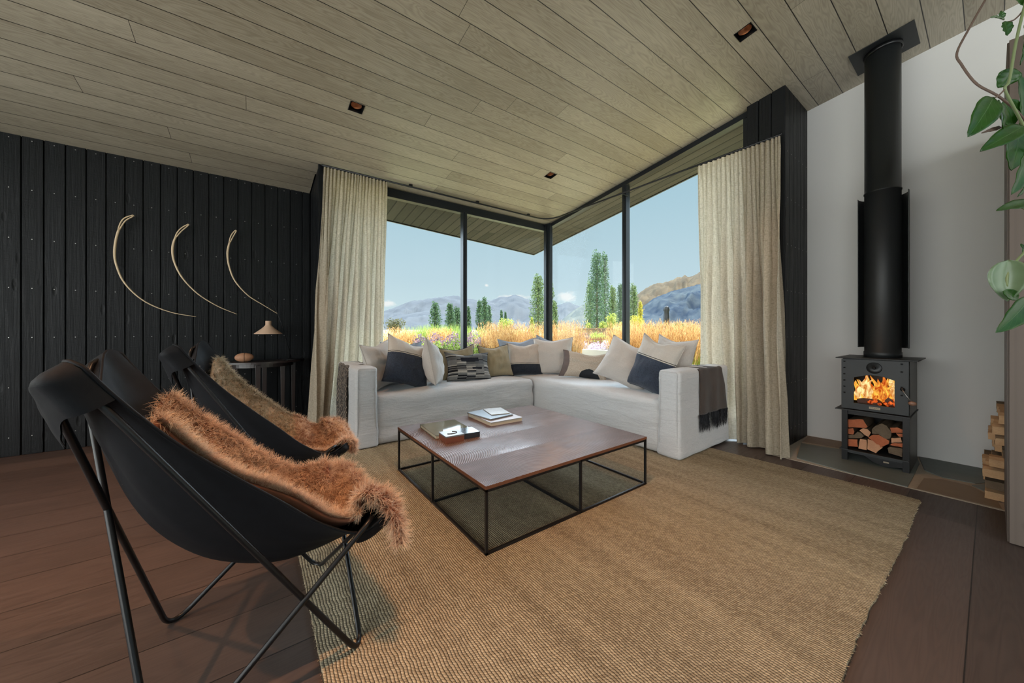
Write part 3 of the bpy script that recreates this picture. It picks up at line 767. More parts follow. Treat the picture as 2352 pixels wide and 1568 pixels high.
def drape(name, prof, axis, a0, a1, m, label, fr_mat, fringe=.0, seed=0.0, narrow=0.0):
    """cloth strip of width a0..a1 following profile points (across the arm, z)"""
    pr_ = [Vector((p[0], p[1], 0)) for p in prof]; pr_ = fillet(pr_, .03, 5)
    dist = [0]
    for p, q in zip(pr_, pr_[1:]): dist.append(dist[-1] + (q - p).length)
    Ltot = dist[-1]; nv = 70; nu = 28; V = []; uv = []
    for j in range(nv + 1):
        s = Ltot * j / nv; k = max(i for i in range(len(dist)) if dist[i] <= s + 1e-9); k = min(k, len(pr_) - 2)
        t = (s - dist[k]) / max(1e-6, dist[k + 1] - dist[k]); p = pr_[k].lerp(pr_[k + 1], t); tn = (pr_[k + 1] - pr_[k]).normalized(); nn = Vector((-tn.y, tn.x, 0))
        hang = max(0.0, (j / nv - .45) / .55)
        for i in range(nu + 1):
            u = i / nu; a = a0 + (a1 - a0) * u; a = a + narrow * hang * (u) * (a1 - a0)
            off = .006 + (.5 + .5 * math.sin(u * 15 + seed + hang * 1.5)) * .013 * (.3 + hang) + .004 * mnoise.noise(Vector((u * 6, s * 9, seed)))
            q = p + nn * off
            V.append((a, q.x, q.y) if axis == 'x' else (q.x, a, q.y)); uv.append((u * (a1 - a0) * 1.6, s * 1.6))
    Fc = [(j * (nu + 1) + i, j * (nu + 1) + i + 1, (j + 1) * (nu + 1) + i + 1, (j + 1) * (nu + 1) + i) for j in range(nv) for i in range(nu)]
    o = mesh_np(name, V, Fc, m, None, True, uv)
    s_ = o.modifiers.new('thickness', 'SOLIDIFY'); s_.thickness = .006; s_.offset = 0
    if fringe:
        base = np.array([V[nv * (nu + 1) + int(i)] for i in RNG.integers(0, nu + 1, 420)]) + RNG.normal(size=(420, 3)) * [.006, .003, .002]
        d = np.tile(np.array([0, 0, -1.0]), (420, 1)) + RNG.normal(size=(420, 3)) * .06; d /= np.linalg.norm(d, axis=1, keepdims=True)
        Vr, Fr, T = ribbons(base, d, RNG.uniform(.8, 1.1, 420) * fringe, .005, .15, .5, 4)
        if axis == 'x': Vr[:, 1] = np.minimum(Vr[:, 1], 1.452)
        mesh_np('fringe', Vr, Fr, fr_mat, o)
    return tag(o, label, 'throw blanket', 'throws over the sofa arms')
M['throw_brown'] = throw_mat('mudcloth', 'diamond'); M['throw_knit'] = throw_mat('dark_tweed_knit', 'knit')
M['fringe'] = simple('black_wool_fringe', (.012, .013, .016, 1), .95)
drape('throw_blanket', [(1.70, .60), (1.665, .722), (1.452, .722), (1.438, .55), (1.436, .33)], 'x', 3.03, 3.44, M['throw_knit'], 'dark woven throw with a black fringe over the right sofa arm', M['fringe'], .15, 1.0, .18)
drape('throw_blanket', [(.90, .60), (.902, .722), (.69, .722), (.672, .5), (.668, .12)], 'y', 3.50, 3.93, M['throw_brown'], 'brown throw with pale diamond lines over the left sofa arm', M['fringe'], 0, 2.0, .1)

# ================================================================== COFFEE TABLE
TX0, TX1, TY0, TY1, TT = .855, 2.13, 1.37, 2.60, .331
tb = empty('coffee_table', ((TX0 + TX1) / 2, (TY0 + TY1) / 2, .011), 0, 'low square oak coffee table on a thin black steel frame', 'coffee table')
hx, hy = (TX1 - TX0) / 2, (TY1 - TY0) / 2; zt_ = TT - .011
bm = bmesh.new(); bm_box(bm, -hx, hx, -hy, hy, zt_ - .017, zt_, .0015)
for f in bm.faces:
    f.normal_update(); f.material_index = 0 if f.normal.z > .9 else 1
from_bm('tabletop', bm, [M['oak_top'], M['oak_edge']], tb)
bw = .0065
def bar(name, p, q):
    bm = bmesh.new(); p, q = Vector(p), Vector(q)
    bm_box(bm, min(p.x, q.x) - bw, max(p.x, q.x) + bw, min(p.y, q.y) - bw, max(p.y, q.y) + bw, min(p.z, q.z) - bw, max(p.z, q.z) + bw, .001); from_bm(name, bm, M['black_metal'], tb)
ax, ay = hx - .008, hy - .008; zl, zh = bw, zt_ - .017 - bw
for sx, sy in ((-1, -1), (1, -1), (1, 1), (-1, 1), (-1, 0), (1, 0), (0, -1), (0, 1)): bar('leg', (sx * ax, sy * ay, zl), (sx * ax, sy * ay, zh))
for z in (zl, zh):
    bar('rail', (-ax, -ay, z), (ax, -ay, z)); bar('rail', (-ax, ay, z), (ax, ay, z)); bar('rail', (-ax, -ay, z), (-ax, ay, z)); bar('rail', (ax, -ay, z), (ax, ay, z))
bar('rail', (-ax, 0, zl), (ax, 0, zl)); bar('rail', (0, -ay, zl), (0, ay, zl))

# books and boxes on the table
M['paper'] = simple('book_pages', lin(200, 188, 165), .8, nscale=300, namt=.1)
def cover(name, col, rough, lines=None):
    return simple(name, col, rough, 0, .5, nscale=14, namt=.22)
M['cover_photo'] = cover('glossy_landscape_cover', lin(104, 110, 98), .05)
M['cover_pale'] = cover('pale_grey_cover', lin(150, 140, 140), .35)
M['cover_blue'] = cover('blue_grey_cover', lin(74, 80, 92), .3)
M['cover_white'] = cover('pale_brochure', lin(172, 178, 182), .2)
M['box_wood'] = simple('reddish_wood', lin(120, 70, 50), .5, nscale=40, namt=.25)
M['box_dark'] = simple('dark_lacquer', lin(50, 56, 64), .12)
M['box_lid'] = simple('box_lid_grey', lin(120, 128, 134), .25)
def rect_frame(corners):
    c = [Vector((p[0], p[1])) for p in corners]; ctr = sum(c, Vector((0, 0))) / 4
    ex = (c[1] - c[0] + c[2] - c[3]) / 2; ey = (c[3] - c[0] + c[2] - c[1]) / 2
    return ctr, ex.length, ey.length, math.atan2(ex.y, ex.x)
def book(ctr, w, d, ang, z, th, mc, label, ct=.003):
    e = empty('book', (ctr[0], ctr[1], z), ang, label, 'book', 'books and boxes on the coffee table')
    bm = bmesh.new(); bm_box(bm, -w / 2 + .004, w / 2 - .004, -d / 2 + .004, d / 2 - .004, ct, th - ct); from_bm('page_block', bm, M['paper'], e)
    bm = bmesh.new(); bm_box(bm, -w / 2, w / 2, -d / 2, d / 2, 0, ct, .0008); bm_box(bm, -w / 2, w / 2, -d / 2, d / 2, th - ct, th, .0008); bm_box(bm, -w / 2, w / 2, d / 2 - ct, d / 2, ct * .9, th - ct * .9); from_bm('cover', bm, mc, e)
    return e
book((1.105, 2.31), .27, .33, math.radians(-4), TT, .024, M['cover_photo'], 'large glossy picture book on the left side of the coffee table')
book((1.566, 2.375), .29, .375, math.radians(-2), TT, .030, M['cover_pale'], 'thick pale book at the bottom of the stack near the sofa')
book((1.545, 2.41), .235, .30, math.radians(7), TT + .030, .010, M['cover_blue'], 'thin blue-grey book on top of the thick pale book')
book((1.62, 2.43), .16, .22, math.radians(-14), TT + .040, .006, M['cover_white'], 'small pale brochure on top of the book stack', .001)
def lidded(x, y, w, d, ang, z, h, mb, ml, label, oval):
    e = empty('box', (x, y, z), ang, label, 'box', 'books and boxes on the coffee table')
    bm = bmesh.new(); bm_box(bm, -w / 2, w / 2, -d / 2, d / 2, 0, h * .8, .001); from_bm('body', bm, mb, e)
    bm = bmesh.new(); bm_box(bm, -w / 2 - .001, w / 2 + .001, -d / 2 - .001, d / 2 + .001, h * .8, h, .0015); l = from_bm('lid', bm, ml, e)
    if oval:
        P = [(.036 * math.cos(a), .024 * math.sin(a), h + .001) for a in np.linspace(-2.7, 1.2, 26)]
        tube('raised_oval', P, .003, M['piping_dark'], l, 6)
lidded(1.038, 2.085, .125, .125, math.radians(-4), TT, .046, M['box_wood'], M['box_lid'], 'small reddish wooden box with a grey lid and an oval mark', True)
lidded(1.172, 2.105, .115, .135, math.radians(-6), TT, .036, M['box_dark'], M['box_dark'], 'small dark lacquered box touching the wooden box', False)

# ================================================================== CURTAINS
def curtain(name, label, top, bot, nf, ztop, seed, amp_t=.018, amp_b=.05):
    e = empty(name, (top[0][0], top[0][1], 0), 0, label, 'curtain', 'linen curtains at the corner windows')
    nu, nv = nf * 14, 60; V = []; top = np.array(top, float); bot = np.array(bot, float)
    ph = [0]
    for i in range(nu): ph.append(ph[-1] + 1 + .35 * mnoise.noise(Vector((i / nu * 9, seed, 0))))
    ph = np.array(ph) / ph[-1]
    for j in range(nv + 1):
        f = j / nv; z = ztop * (1 - f) + .012 * f
        g = f ** 1.2
        for i in range(nu + 1):
            u = i / nu; a = catmull(top, u); b = catmull(bot, u)
            c = a * (1 - g) + b * g
            ta = catmull(top, min(1, u + .01)) - catmull(top, max(0, u - .01)); tb_ = catmull(bot, min(1, u + .01)) - catmull(bot, max(0, u - .01))
            t = ta / np.linalg.norm(ta) * (1 - g) + tb_ / np.linalg.norm(tb_) * g; t /= np.linalg.norm(t); nn = np.array([-t[1], t[0]])
            amp = amp_t if f < .05 else amp_t + (amp_b - amp_t) * min(1, (f - .05) / .5)
            P0 = ph[i] * nf * 2 * PI + 3.4 * mnoise.noise(Vector((u * 5, f * 2.0, seed))) * min(1, f * 3)
            mod = .55 + .45 * mnoise.noise(Vector((u * 8, f * 1.6, seed + 5))) if f > .06 else .8
            lowf = math.sin(ph[i] * nf * PI * .62 + 2 * mnoise.noise(Vector((u * 3, f * 1.5, seed + 9))))
            k = amp * (math.sin(P0) * mod * (1.05 - .65 * min(1, f * 1.4)) + lowf * 1.6 * min(1, f * 2.2)) + .008 * mnoise.noise(Vector((u * 40, f * 9, seed)))
            s = .006 * math.cos(P0) * (1 if f > .03 else .4)
            V.append((c[0] + nn[0] * k + t[0] * s, c[1] + nn[1] * k + t[1] * s, z))
    Fc = [(j * (nu + 1) + i, (j + 1) * (nu + 1) + i, (j + 1) * (nu + 1) + i + 1, j * (nu + 1) + i + 1) for j in range(nv) for i in range(nu)]
    V = np.array(V) - np.array([top[0][0], top[0][1], 0])
    mesh_np('fabric', V, Fc, M['curtain'], e, True)
    # header tape
    bm = bmesh.new()
    P = [(catmull(top, u)[0] - top[0][0], catmull(top, u)[1] - top[0][1], ztop + .004) for u in np.linspace(0, 1, 20)]
    bm_tube(bm, P, .006, 6); from_bm('glider_tape', bm, M['black_metal'], e)
curtain('curtain', 'long linen curtain hanging left of the corner window', [(.575, 4.09), (.80, 4.09), (1.0, 4.09), (1.225, 4.09)], [(.44, 3.93), (.60, 4.05), (.9, 4.125), (1.19, 4.13)], 20, ZT - .014, 2.2, .017, .042)
curtain('curtain', 'long linen curtain hanging beside the charred pillar on the right', [(3.70, 1.80), (3.70, 1.56), (3.70, 1.33), (3.695, 1.09)], [(3.735, 1.80), (3.69, 1.50), (3.60, 1.24), (3.455, .97)], 19, ZT - .014, 6.6, .017, .042)

# ================================================================== BUTTERFLY CHAIRS
CS = dict(fl=.239, fw=.286, xf=.301, wf=.287, zf=.439, xb=-.452, wb=.261, zb=1.074, bw=.285)
ZF0 = -.03
def rodpt(k):
    s = -1 if k[-1] == 'N' else 1
    if k[0] == 'f': return Vector((CS['fl'], s * CS['fw'], ZF0))
    if k[0] == 'b': return Vector((-CS['fl'], s * CS['bw'], ZF0))
    if k[:2] == 'tf'.upper()[:2] or k[0] == 'F': return Vector((CS['xf'], s * CS['wf'], CS['zf']))
    return Vector((CS['xb'], s * CS['wb'], CS['zb']))
# one continuous steel loop: floor corner, wing, floor corner ...
order = ['fN', 'BN', 'bF', 'FF', 'fN_', ]
def chair_rods():
    f = lambda a, b: (Vector(a), b)
    fN, fF, bN, bF = rodpt('fN'), rodpt('fF'), rodpt('bN'), rodpt('bF')
    tFN, tFF, tBN, tBF = Vector((CS['xf'], -CS['wf'], CS['zf'])), Vector((CS['xf'], CS['wf'], CS['zf'])), Vector((CS['xb'], -CS['wb'], CS['zb'])), Vector((CS['xb'], CS['wb'], CS['zb']))
    loopA = [fN, tBN, bF, tFF]      # wing, floor, wing, floor
    loopB = [fF, tBF, bN, tFN]
    out = []
    for L_ in (loopA, loopB):
        P = []
        for i in range(4):
            p0, p, p1 = L_[i - 1], L_[i], L_[(i + 1) % 4]
            r = .05 if p.z < 0 else (.075 if p.z < .6 else .10)
            a = (p0 - p).normalized(); b = (p1 - p).normalized(); ang = a.angle(b); t = min(r / math.tan(ang / 2), .30)
            s, e = p + a * t, p + b * t
            for k in range(9):
                u = k / 8; P.append(s * (1 - u) ** 2 + p * 2 * u * (1 - u) + e * u * u)
        out.append(P)
    zmin = min(p.z for P in out for p in P)
    return [[p + Vector((0, 0, .0085 - zmin)) for p in P] for P in out]
RODS = chair_rods()

CEN = [(-.375, .80), (-.335, .655), (-.265, .485), (-.14, .335), (.03, .25), (.18, .255), (.30, .315), (.365, .375)]
EDG = [(-.392, .290, 1.04), (-.315, .268, .91), (-.215, .25, .775), (-.10, .245, .655), (.02, .245, .54), (.13, .25, .435), (.245, .262, .372), (.335, .285, .425)]
def sling(t, v):
    """t 0 back .. 1 front, v -1 near .. 1 far"""
    av = abs(v); k = max(0.0, (av - .72) / .28) ** 2
    tt = t + (.085 * (1 - t) ** 3 - .06 * t ** 4) * k
    c = catmull(CEN, tt); e = catmull(EDG, tt); q = av ** (1.9 - .5 * (1 - min(1, tt * 3)))
    return Vector((c[0] + (e[0] - c[0]) * q, v * e[1] * (1.0 - .10 * math.sin(PI * min(1, max(0, tt))) * (1 - av)), c[1] + (e[2] - c[1]) * q))
def sling_n(t, v):
    a = sling(min(1, t + .01), v) - sling(max(0, t - .01), v); b = sling(t, min(1, v + .02)) - sling(t, max(-1, v - .02))
    n_ = a.cross(b).normalized(); return n_ if n_.z > 0 else -n_

def make_chair():
    e = empty('butterfly_chair')
    bm = bmesh.new()
    for P in RODS: bm_tube(bm, P, .0082, 10, True)
    from_bm('frame', bm, M['black_metal'], e)
    nt_, nv = 48, 36; V = []
    for s in (1, -1):
        for j in range(nt_ + 1):
            for i in range(nv + 1):
                v = 2 * i / nv - 1; t = j / nt_; p = sling(t, v); n_ = sling_n(t, v)
                w = .004 * mnoise.noise(Vector((v * 9, t * 3, 1))) + .009 * mnoise.noise(Vector((v * 7 - t * 5, t * 2.2, 7))) * max(0, .5 - t) * 2 + .0022 * math.sin(v * 30 - t * 22) * max(0, .3 - t) * 3
                V.append(p + n_ * (w + s * .0022))
    K = (nt_ + 1) * (nv + 1); Fc = []
    for j in range(nt_):
        for i in range(nv):
            a = j * (nv + 1) + i; q = (a, a + 1, a + nv + 2, a + nv + 1); Fc.append(q); Fc.append(tuple(x + K for x in q[::-1]))
    mesh_np('canvas_sling', V, Fc, M['canvas'], e, True)
    rim = [sling(0, 2 * i / 30 - 1) for i in range(31)] + [sling(j / 40, 1) for j in range(1, 41)] + [sling(1, 1 - 2 * i / 30) for i in range(1, 31)] + [sling(1 - j / 40, -1) for j in range(1, 40)]
    tube('edge_piping', rim, .0045, M['canvas'], e, 6, True)
    # corner pockets: a second layer of canvas behind the wing, wrapped round the rod bend
    def pocket(s, t0, t1, v0, dep, front=False):
        V = []; nt2, nv2 = 14, 14
        for lay in (0, 1):
            for j in range(nt2 + 1):
                for i in range(nv2 + 1):
                    t = t0 + (t1 - t0) * j / nt2; v = s * (v0 + (1 - v0) * i / nv2); p = sling(t, v); n_ = sling_n(t, v)
                    et = min(1, (j / nt2 if not front else 1 - j / nt2) / .22); ev = min(1, (1 - i / nv2) / .22)
                    d_ = dep * math.sin(PI / 2 * et) ** .6 * math.sin(PI / 2 * ev) ** .6
                    V.append(p - n_ * (.003 + d_ + lay * .003 + .003 * mnoise.noise(Vector((t * 20, v * 9, 2)))))
        K = (nt2 + 1) * (nv2 + 1); Fc = []
        for j in range(nt2):
            for i in range(nv2):
                a = j * (nv2 + 1) + i; q = (a, a + 1, a + nv2 + 2, a + nv2 + 1); Fc.append(q); Fc.append(tuple(x + K for x in q[::-1]))
        mesh_np('corner_pocket', V, Fc, M['canvas'], e, True)
    for s in (-1, 1):
        pocket(s, 0, .10, .50, .054)
        pocket(s, .86, 1.0, .55, .028, True)
    return e
def copy_tree(o, parent=None):
    c = o.copy(); COL.objects.link(c)
    if parent is not None: c.parent = parent
    for ch in list(o.children): copy_tree(ch, c)
    return c
CH1 = ((.02, 1.483), .102); CH2 = ((.103, 2.425), -.094)
ch1 = make_chair(); ch2 = copy_tree(ch1)
for o, (p, a), z, l in ((ch1, CH1, 0, 'black canvas butterfly chair in the foreground with the rust sheepskin'), (ch2, CH2, 0, 'black canvas butterfly chair further back, nearer the charred wall')):
    o.location = (p[0], p[1], z); o.rotation_euler = (0, 0, a); tag(o, l, 'chair', 'pair of black butterfly chairs')

# ================================================================== SHEEPSKINS
M['hide_rust'] = simple('rust_hide', lin(120, 72, 50), .9, nscale=30, namt=.3)
def fleece_mat(name, root, tip, curl_dark):
    n = NT(name); u = n.node('ShaderNodeUVMap').outputs[0]; U, V, _ = n.sep(u); o = n.obj()
    k = n.noise(o, 9, 3); rn = n.node('ShaderNodeNewGeometry').outputs['Random Per Island']
    pos = n.math('ADD', V, n.math('MULTIPLY', n.math('SUBTRACT', rn, .5), .25))
    g = n.math('ADD', n.math('POWER', n.math('MAXIMUM', pos, 0.0), .95), n.math('MULTIPLY', n.math('SUBTRACT', k, .5), .8))
    c1 = n.mix(U, root, curl_dark)
    c = n.mix(g, c1, n.mix(U, tip, lin(228, 216, 190)))
    b = n.bsdf(c, .65, 0, None, .2)
    t = n.node('ShaderNodeBsdfTranslucent', {'Color': c}).outputs[0]
    return n.done(n.node('ShaderNodeMixShader', {0: .25, 1: b, 2: t}).outputs[0])
M['fleece_glow_rust'] = fleece_mat('glow_rust_fleece', lin(146, 78, 50), lin(252, 222, 190), lin(132, 108, 78))  # rust tone takes the warm lamp glow into the wool colour
M['fleece_mixed'] = fleece_mat('cream_fleece', lin(140, 66, 34), lin(250, 220, 190), lin(128, 112, 84))

def sheepskin(chair, surf, label, mf, nstr, lmin, lmax, width, curl, tone, ns=(44, 36), ext=None):
    """surf(a,b) a: 0 back..1 front, b:-1..1 -> point, in chair space"""
    na, nb = ns
    P = np.array([[surf(i / na, 2 * j / nb - 1) for j in range(nb + 1)] for i in range(na + 1)])
    e = bpy.data.objects.new('sheepskin', None); COL.objects.link(e); e.empty_display_size = .05
    (cx, cy), a = chair; e.location = (cx, cy, 0); e.rotation_euler = (0, 0, a)
    tag(e, label, 'sheepskin', 'sheepskins draped in the butterfly chairs')
    da = np.gradient(P, axis=0); db = np.gradient(P, axis=1); Nn = np.cross(da, db); Nn /= np.linalg.norm(Nn, axis=2, keepdims=True) + 1e-9
    if Nn[na // 2, nb // 2, 2] < 0: Nn = -Nn
    K = (na + 1) * (nb + 1); top = (P + Nn * .004).reshape(-1, 3); bot = (P - Nn * .006).reshape(-1, 3)
    Fc = []
    for i in range(na):
        for j in range(nb):
            q = (i * (nb + 1) + j, i * (nb + 1) + j + 1, (i + 1) * (nb + 1) + j + 1, (i + 1) * (nb + 1) + j); Fc.append(q); Fc.append(tuple(x + K for x in q[::-1]))
    B_ = [j for j in range(nb + 1)] + [i * (nb + 1) + nb for i in range(1, na + 1)] + [na * (nb + 1) + j for j in range(nb - 1, -1, -1)] + [i * (nb + 1) for i in range(na - 1, 0, -1)]
    for x, y in zip(B_, B_[1:] + B_[:1]): Fc.append((x, x + K, y + K, y))
    mesh_np('hide', np.vstack([top, bot]), Fc, M['hide_rust'] if mf == M['fleece_glow_rust'] else M['hide'], e, True)
    # area weighted strand roots
    c = (P[:-1, :-1] + P[1:, 1:]) / 2; ar = np.linalg.norm(np.cross(P[1:, :-1] - P[:-1, :-1], P[:-1, 1:] - P[:-1, :-1]), axis=2).ravel()
    pick = RNG.choice(len(ar), nstr, p=ar / ar.sum()); ii, jj = pick // nb, pick % nb; u, v = RNG.random(nstr)[:, None], RNG.random(nstr)[:, None]
    # draw strands into locks
    nl = nstr // 14; lid = RNG.integers(0, nl, nstr); lp = RNG.choice(len(ar), nl, p=ar / ar.sum()); lu, lv = RNG.random(nl), RNG.random(nl)
    gi = (lp // nb + lu)[lid] + RNG.normal(size=nstr) * .16; gj = (lp % nb + lv)[lid] + RNG.normal(size=nstr) * .16
    ln = nstr // 3; gi[:ln] = (ii + u[:, 0])[:ln]; gj[:ln] = (jj + v[:, 0])[:ln]
    gi = np.clip(gi, 0, na - 1e-3); gj = np.clip(gj, 0, nb - 1e-3); ii, jj = gi.astype(int), gj.astype(int); u, v = (gi - ii)[:, None], (gj - jj)[:, None]
    base = P[ii, jj] * (1 - u) * (1 - v) + P[ii + 1, jj] * u * (1 - v) + P[ii, jj + 1] * (1 - u) * v + P[ii + 1, jj + 1] * u * v
    ed = np.arange(nstr) > nstr * .86; sd_ = np.where(RNG.random(nstr) < .5, 0, 1); jj = np.where(ed, np.where(sd_ == 0, 0, nb - 1), jj); v = np.where(ed, sd_ * 1.0, v[:, 0])[:, None]
    base = P[ii, jj] * (1 - u) * (1 - v) + P[ii + 1, jj] * u * (1 - v) + P[ii, jj + 1] * (1 - u) * v + P[ii + 1, jj + 1] * u * v
    nr = Nn[ii, jj]
    # combed direction varies slowly, so the wool falls in tufts
    f = np.array([[mnoise.noise(Vector(b * 14)), mnoise.noise(Vector(b * 14 + [5, 2, 9])), mnoise.noise(Vector(b * 14 + [9, 7, 1]))] for b in base[:, :]])
    flow = np.array([.28, 0, -.30])
    lj = RNG.normal(size=(nl, 3))[lid] * .42; cd = RNG.normal(size=(nl, 3))[lid] + RNG.normal(size=(nstr, 3)) * .35
    d = nr * .8 + f * .9 + flow + lj + RNG.normal(size=(nstr, 3)) * .09
    under = (RNG.random(nstr) < .45) & (ii / na > .82); nr = np.where(under[:, None], -nr, nr); d = np.where(under[:, None], nr * .9 + RNG.normal(size=(nstr, 3)) * .4, d); base = base + nr * np.where(under, .008, 0)[:, None]
    bj = jj / nb; edge = np.clip((np.abs(bj - .5) - .40) / .1, 0, 1); db_ = db[ii, jj]; db_ /= np.linalg.norm(db_, axis=1, keepdims=True)
    d += db_ * (np.sign(bj - .5) * edge * .55)[:, None]
    eb = np.clip((ii / na - .93) / .07, 0, 1); da_ = da[ii, jj]; da_ /= np.linalg.norm(da_, axis=1, keepdims=True)
    d += da_ * (eb * .9)[:, None] - da_ * (np.clip((.05 - ii / na) / .05, 0, 1) * .9)[:, None]
    d = np.where(ed[:, None], db_ * np.where(sd_ == 0, -1, 1)[:, None] * .7 + nr * .45 + f * .5 + RNG.normal(size=(nstr, 3)) * .2, d)
    dn = (d * nr).sum(1); d += nr * np.maximum(0, .35 - dn)[:, None]
    d /= np.linalg.norm(d, axis=1, keepdims=True)
    Vr, Fr, T = ribbons(base + nr * .002, d, RNG.uniform(lmin, lmax, nstr) * (1 + .12 * np.clip((ii / na - .7) / .2, 0, 1)), width, curl, .55, 5, cdir=cd)
    W3 = Vr.reshape(nstr, 12, 3); sd = ((W3 - base[:, None, :]) * nr[:, None, :]).sum(2); inner = (ii / na > .0) & (ii / na < .84)
    W3 += nr[:, None, :] * (np.maximum(0, .004 - sd) * inner[:, None])[..., None]; Vr = W3.reshape(-1, 3)
    tn = np.array([tone(i / na, 2 * j / nb - 1) for i, j in zip(ii, jj)])
    uv = np.stack([np.repeat(tn, 12), T], axis=1)
    mesh_np('wool', Vr, Fr, mf, e, False, uv)
    return e
def lump(a, b, a0, b0, ra, rb, h): return h * math.exp(-((a - a0) / ra) ** 2 - ((b - b0) / rb) ** 2)
def roll(p, a, a0, R_, turn, v, side):
    """carry the skin over the front edge of the seat and curl it down"""
    th = (a - a0) / (1 - a0) * turn
    return p + Vector((R_ * math.sin(th) + .012, v * side * (1 - math.cos(th)), -R_ * (1 - math.cos(th)) - (.02 * th if th > 1.6 else 0)))
def surf1(a, b):
    a0 = .84; t = .20 + .80 * min(1, a / a0); v = b * .97; p = sling(t, v); n_ = sling_n(t, v)
    h = .030 + .020 * mnoise.noise(Vector((a * 5, b * 2.5, 3))) + lump(a, b, .68, .90, .10, .35, .085) + lump(a, b, .50, .45, .09, .30, .035) + lump(a, b, .16, .50, .12, .40, .045) + lump(a, b, .84, -.95, .12, .35, .075) + lump(a, b, .42, -.1, .1, .4, .02)
    if a > a0:
        p = roll(p + n_ * h, a, a0, .022 + .030 * max(0, -b) ** 2, 2.0, v, .03 + .03 * (b < 0))
        return (p.x, p.y, p.z)
    p = p + n_ * h; return (p.x, p.y, p.z)
def surf2(a, b):
    a0 = .88; t = .12 + .88 * min(1, a / a0); v = max(-.98, min(.98, b * .86 + .10)); p = sling(t, v); n_ = sling_n(t, v)
    h = .026 + .02 * mnoise.noise(Vector((a * 6, b * 2.5, 8))) + lump(a, b, .80, .85, .09, .35, .08) + lump(a, b, .56, .75, .08, .3, .065) + lump(a, b, .2, -.4, .1, .5, .03)
    if a > a0: p = roll(p + n_ * h, a, a0, .035, 1.8, v, .02); return (p.x, p.y, p.z)
    p = p + n_ * h; return (p.x, p.y, p.z)
sheepskin(CH1, surf1, 'long-haired rust-brown sheepskin in the foreground butterfly chair', M['fleece_glow_rust'], 84000, .030, .052, .0016, 1.5, lambda a, b: .12 if a > .12 else .3)
sheepskin(CH2, surf2, 'curly cream and rust sheepskin in the butterfly chair further back', M['fleece_mixed'], 44000, .020, .036, .0022, 2.6, lambda a, b: .9 if a < .48 else .1)
# tail tuft of the first skin hanging behind the back
tf = np.array([-.40, .02, .70]); 
# ================================================================== CONSOLE TABLE, LAMP, BALL
ct = empty('console_table', (.06, 4.74, 0), 0, 'dark half-round console table against the charred wall', 'side table')
bm = bmesh.new(); n_ = 28; R_ = .40
arc = [(R_ * 1.02 * math.cos(PI + PI * i / n_), .34 * math.sin(PI + PI * i / n_), .700) for i in range(n_ + 1)]
quad_slab(bm, arc, (0, 0, .018)); M['dark_wood'] = simple('dark_stained_wood', (.030, .020, .018, 1), .3, nscale=20, namt=.3)
from_bm('tabletop', bm, M['dark_wood'], ct)
bm = bmesh.new(); arc2 = [(.30 * math.cos(PI + PI * i / n_), .25 * math.sin(PI + PI * i / n_), .655) for i in range(n_ + 1)]; quad_slab(bm, arc2, (0, 0, .045)); from_bm('apron', bm, M['dark_wood'], ct)
for x, y in ((-.22, -.13), (-.03, -.24), (.19, -.15), (-.30, -.015), (.30, -.015), (.03, -.03)):
    bm = bmesh.new(); bm_box(bm, x - .022, x + .022, y - .011, y + .011, 0, .68, .003)
    for v_ in bm.verts:
        if v_.co.z < .3: v_.co.x = x + (v_.co.x - x) * .6
    from_bm('leg', bm, M['dark_wood'], ct)
lp = empty('table_lamp', (.335, 4.60, .718), 0, 'slender black table lamp with a pale conical shade, on the console', 'lamp')
bm = bmesh.new(); bm_lathe(bm, [(.0, 0), (.075, 0), (.076, .006), (.07, .010), (0, .011)], 32); from_bm('base', bm, M['black_metal'], lp)
tube('arm', [(0, 0, .008), (-.09, -.01, .38), (-.21, -.02, .74)], .003, M['black_metal'], lp, 6)
tube('cord', [(-.21, -.02, .74), (-.212, -.03, .60), (-.215, -.04, .425)], .0018, M['black_metal'], lp, 5)
bm = bmesh.new(); bm_lathe(bm, [(.027, .425), (.027, .385), (.034, .372), (.060, .345), (.125, .292), (.127, .287), (.123, .287), (.057, .341), (.031, .368), (.024, .383), (.024, .42)], 40, c=(-.215, -.04), caps=False)
bm_lathe(bm, [(.0, .426), (.027, .426), (.027, .424)], 20, c=(-.215, -.04))
M['shade'] = simple('parchment_shade', lin(206, 172, 146), .7, nscale=12, namt=.05); from_bm('lamp_shade', bm, M['shade'], lp)
M['ball'] = simple('tan_stitched_leather', lin(176, 128, 98), .6, nscale=60, namt=.25, bump=.3, bscale=90)
bm = bmesh.new(); prof = [(.047 * math.sin(PI * i / 16), -.080 * math.cos(PI * i / 16)) for i in range(17)]
bm_lathe(bm, prof, 28, caps=False); bmesh.ops.rotate(bm, verts=bm.verts, matrix=Matrix.Rotation(PI / 2, 3, 'Y'))
bl = from_bm('ball', bm, M['ball']); bl.location = (-.085, 4.55, .765); tag(bl, 'small tan leather oval ball resting on the console table', 'ball')
tube('lacing', [(0, -.0475 * math.cos(a), .0475 * math.sin(a)) for a in np.linspace(-1.2, 1.9, 20)], .0015, M['piping_dark'], bl, 5)
# cable down the wall from the lamp
tube_o = tube('power_cable', fillet([(.40, 4.60, .722), (.455, 4.68, .70), (.46, 4.77, .45), (.47, 4.76, .04)], .05), .0028, M['black_metal']); tag(tube_o, 'thin black cable running down beside the console table', 'cable')

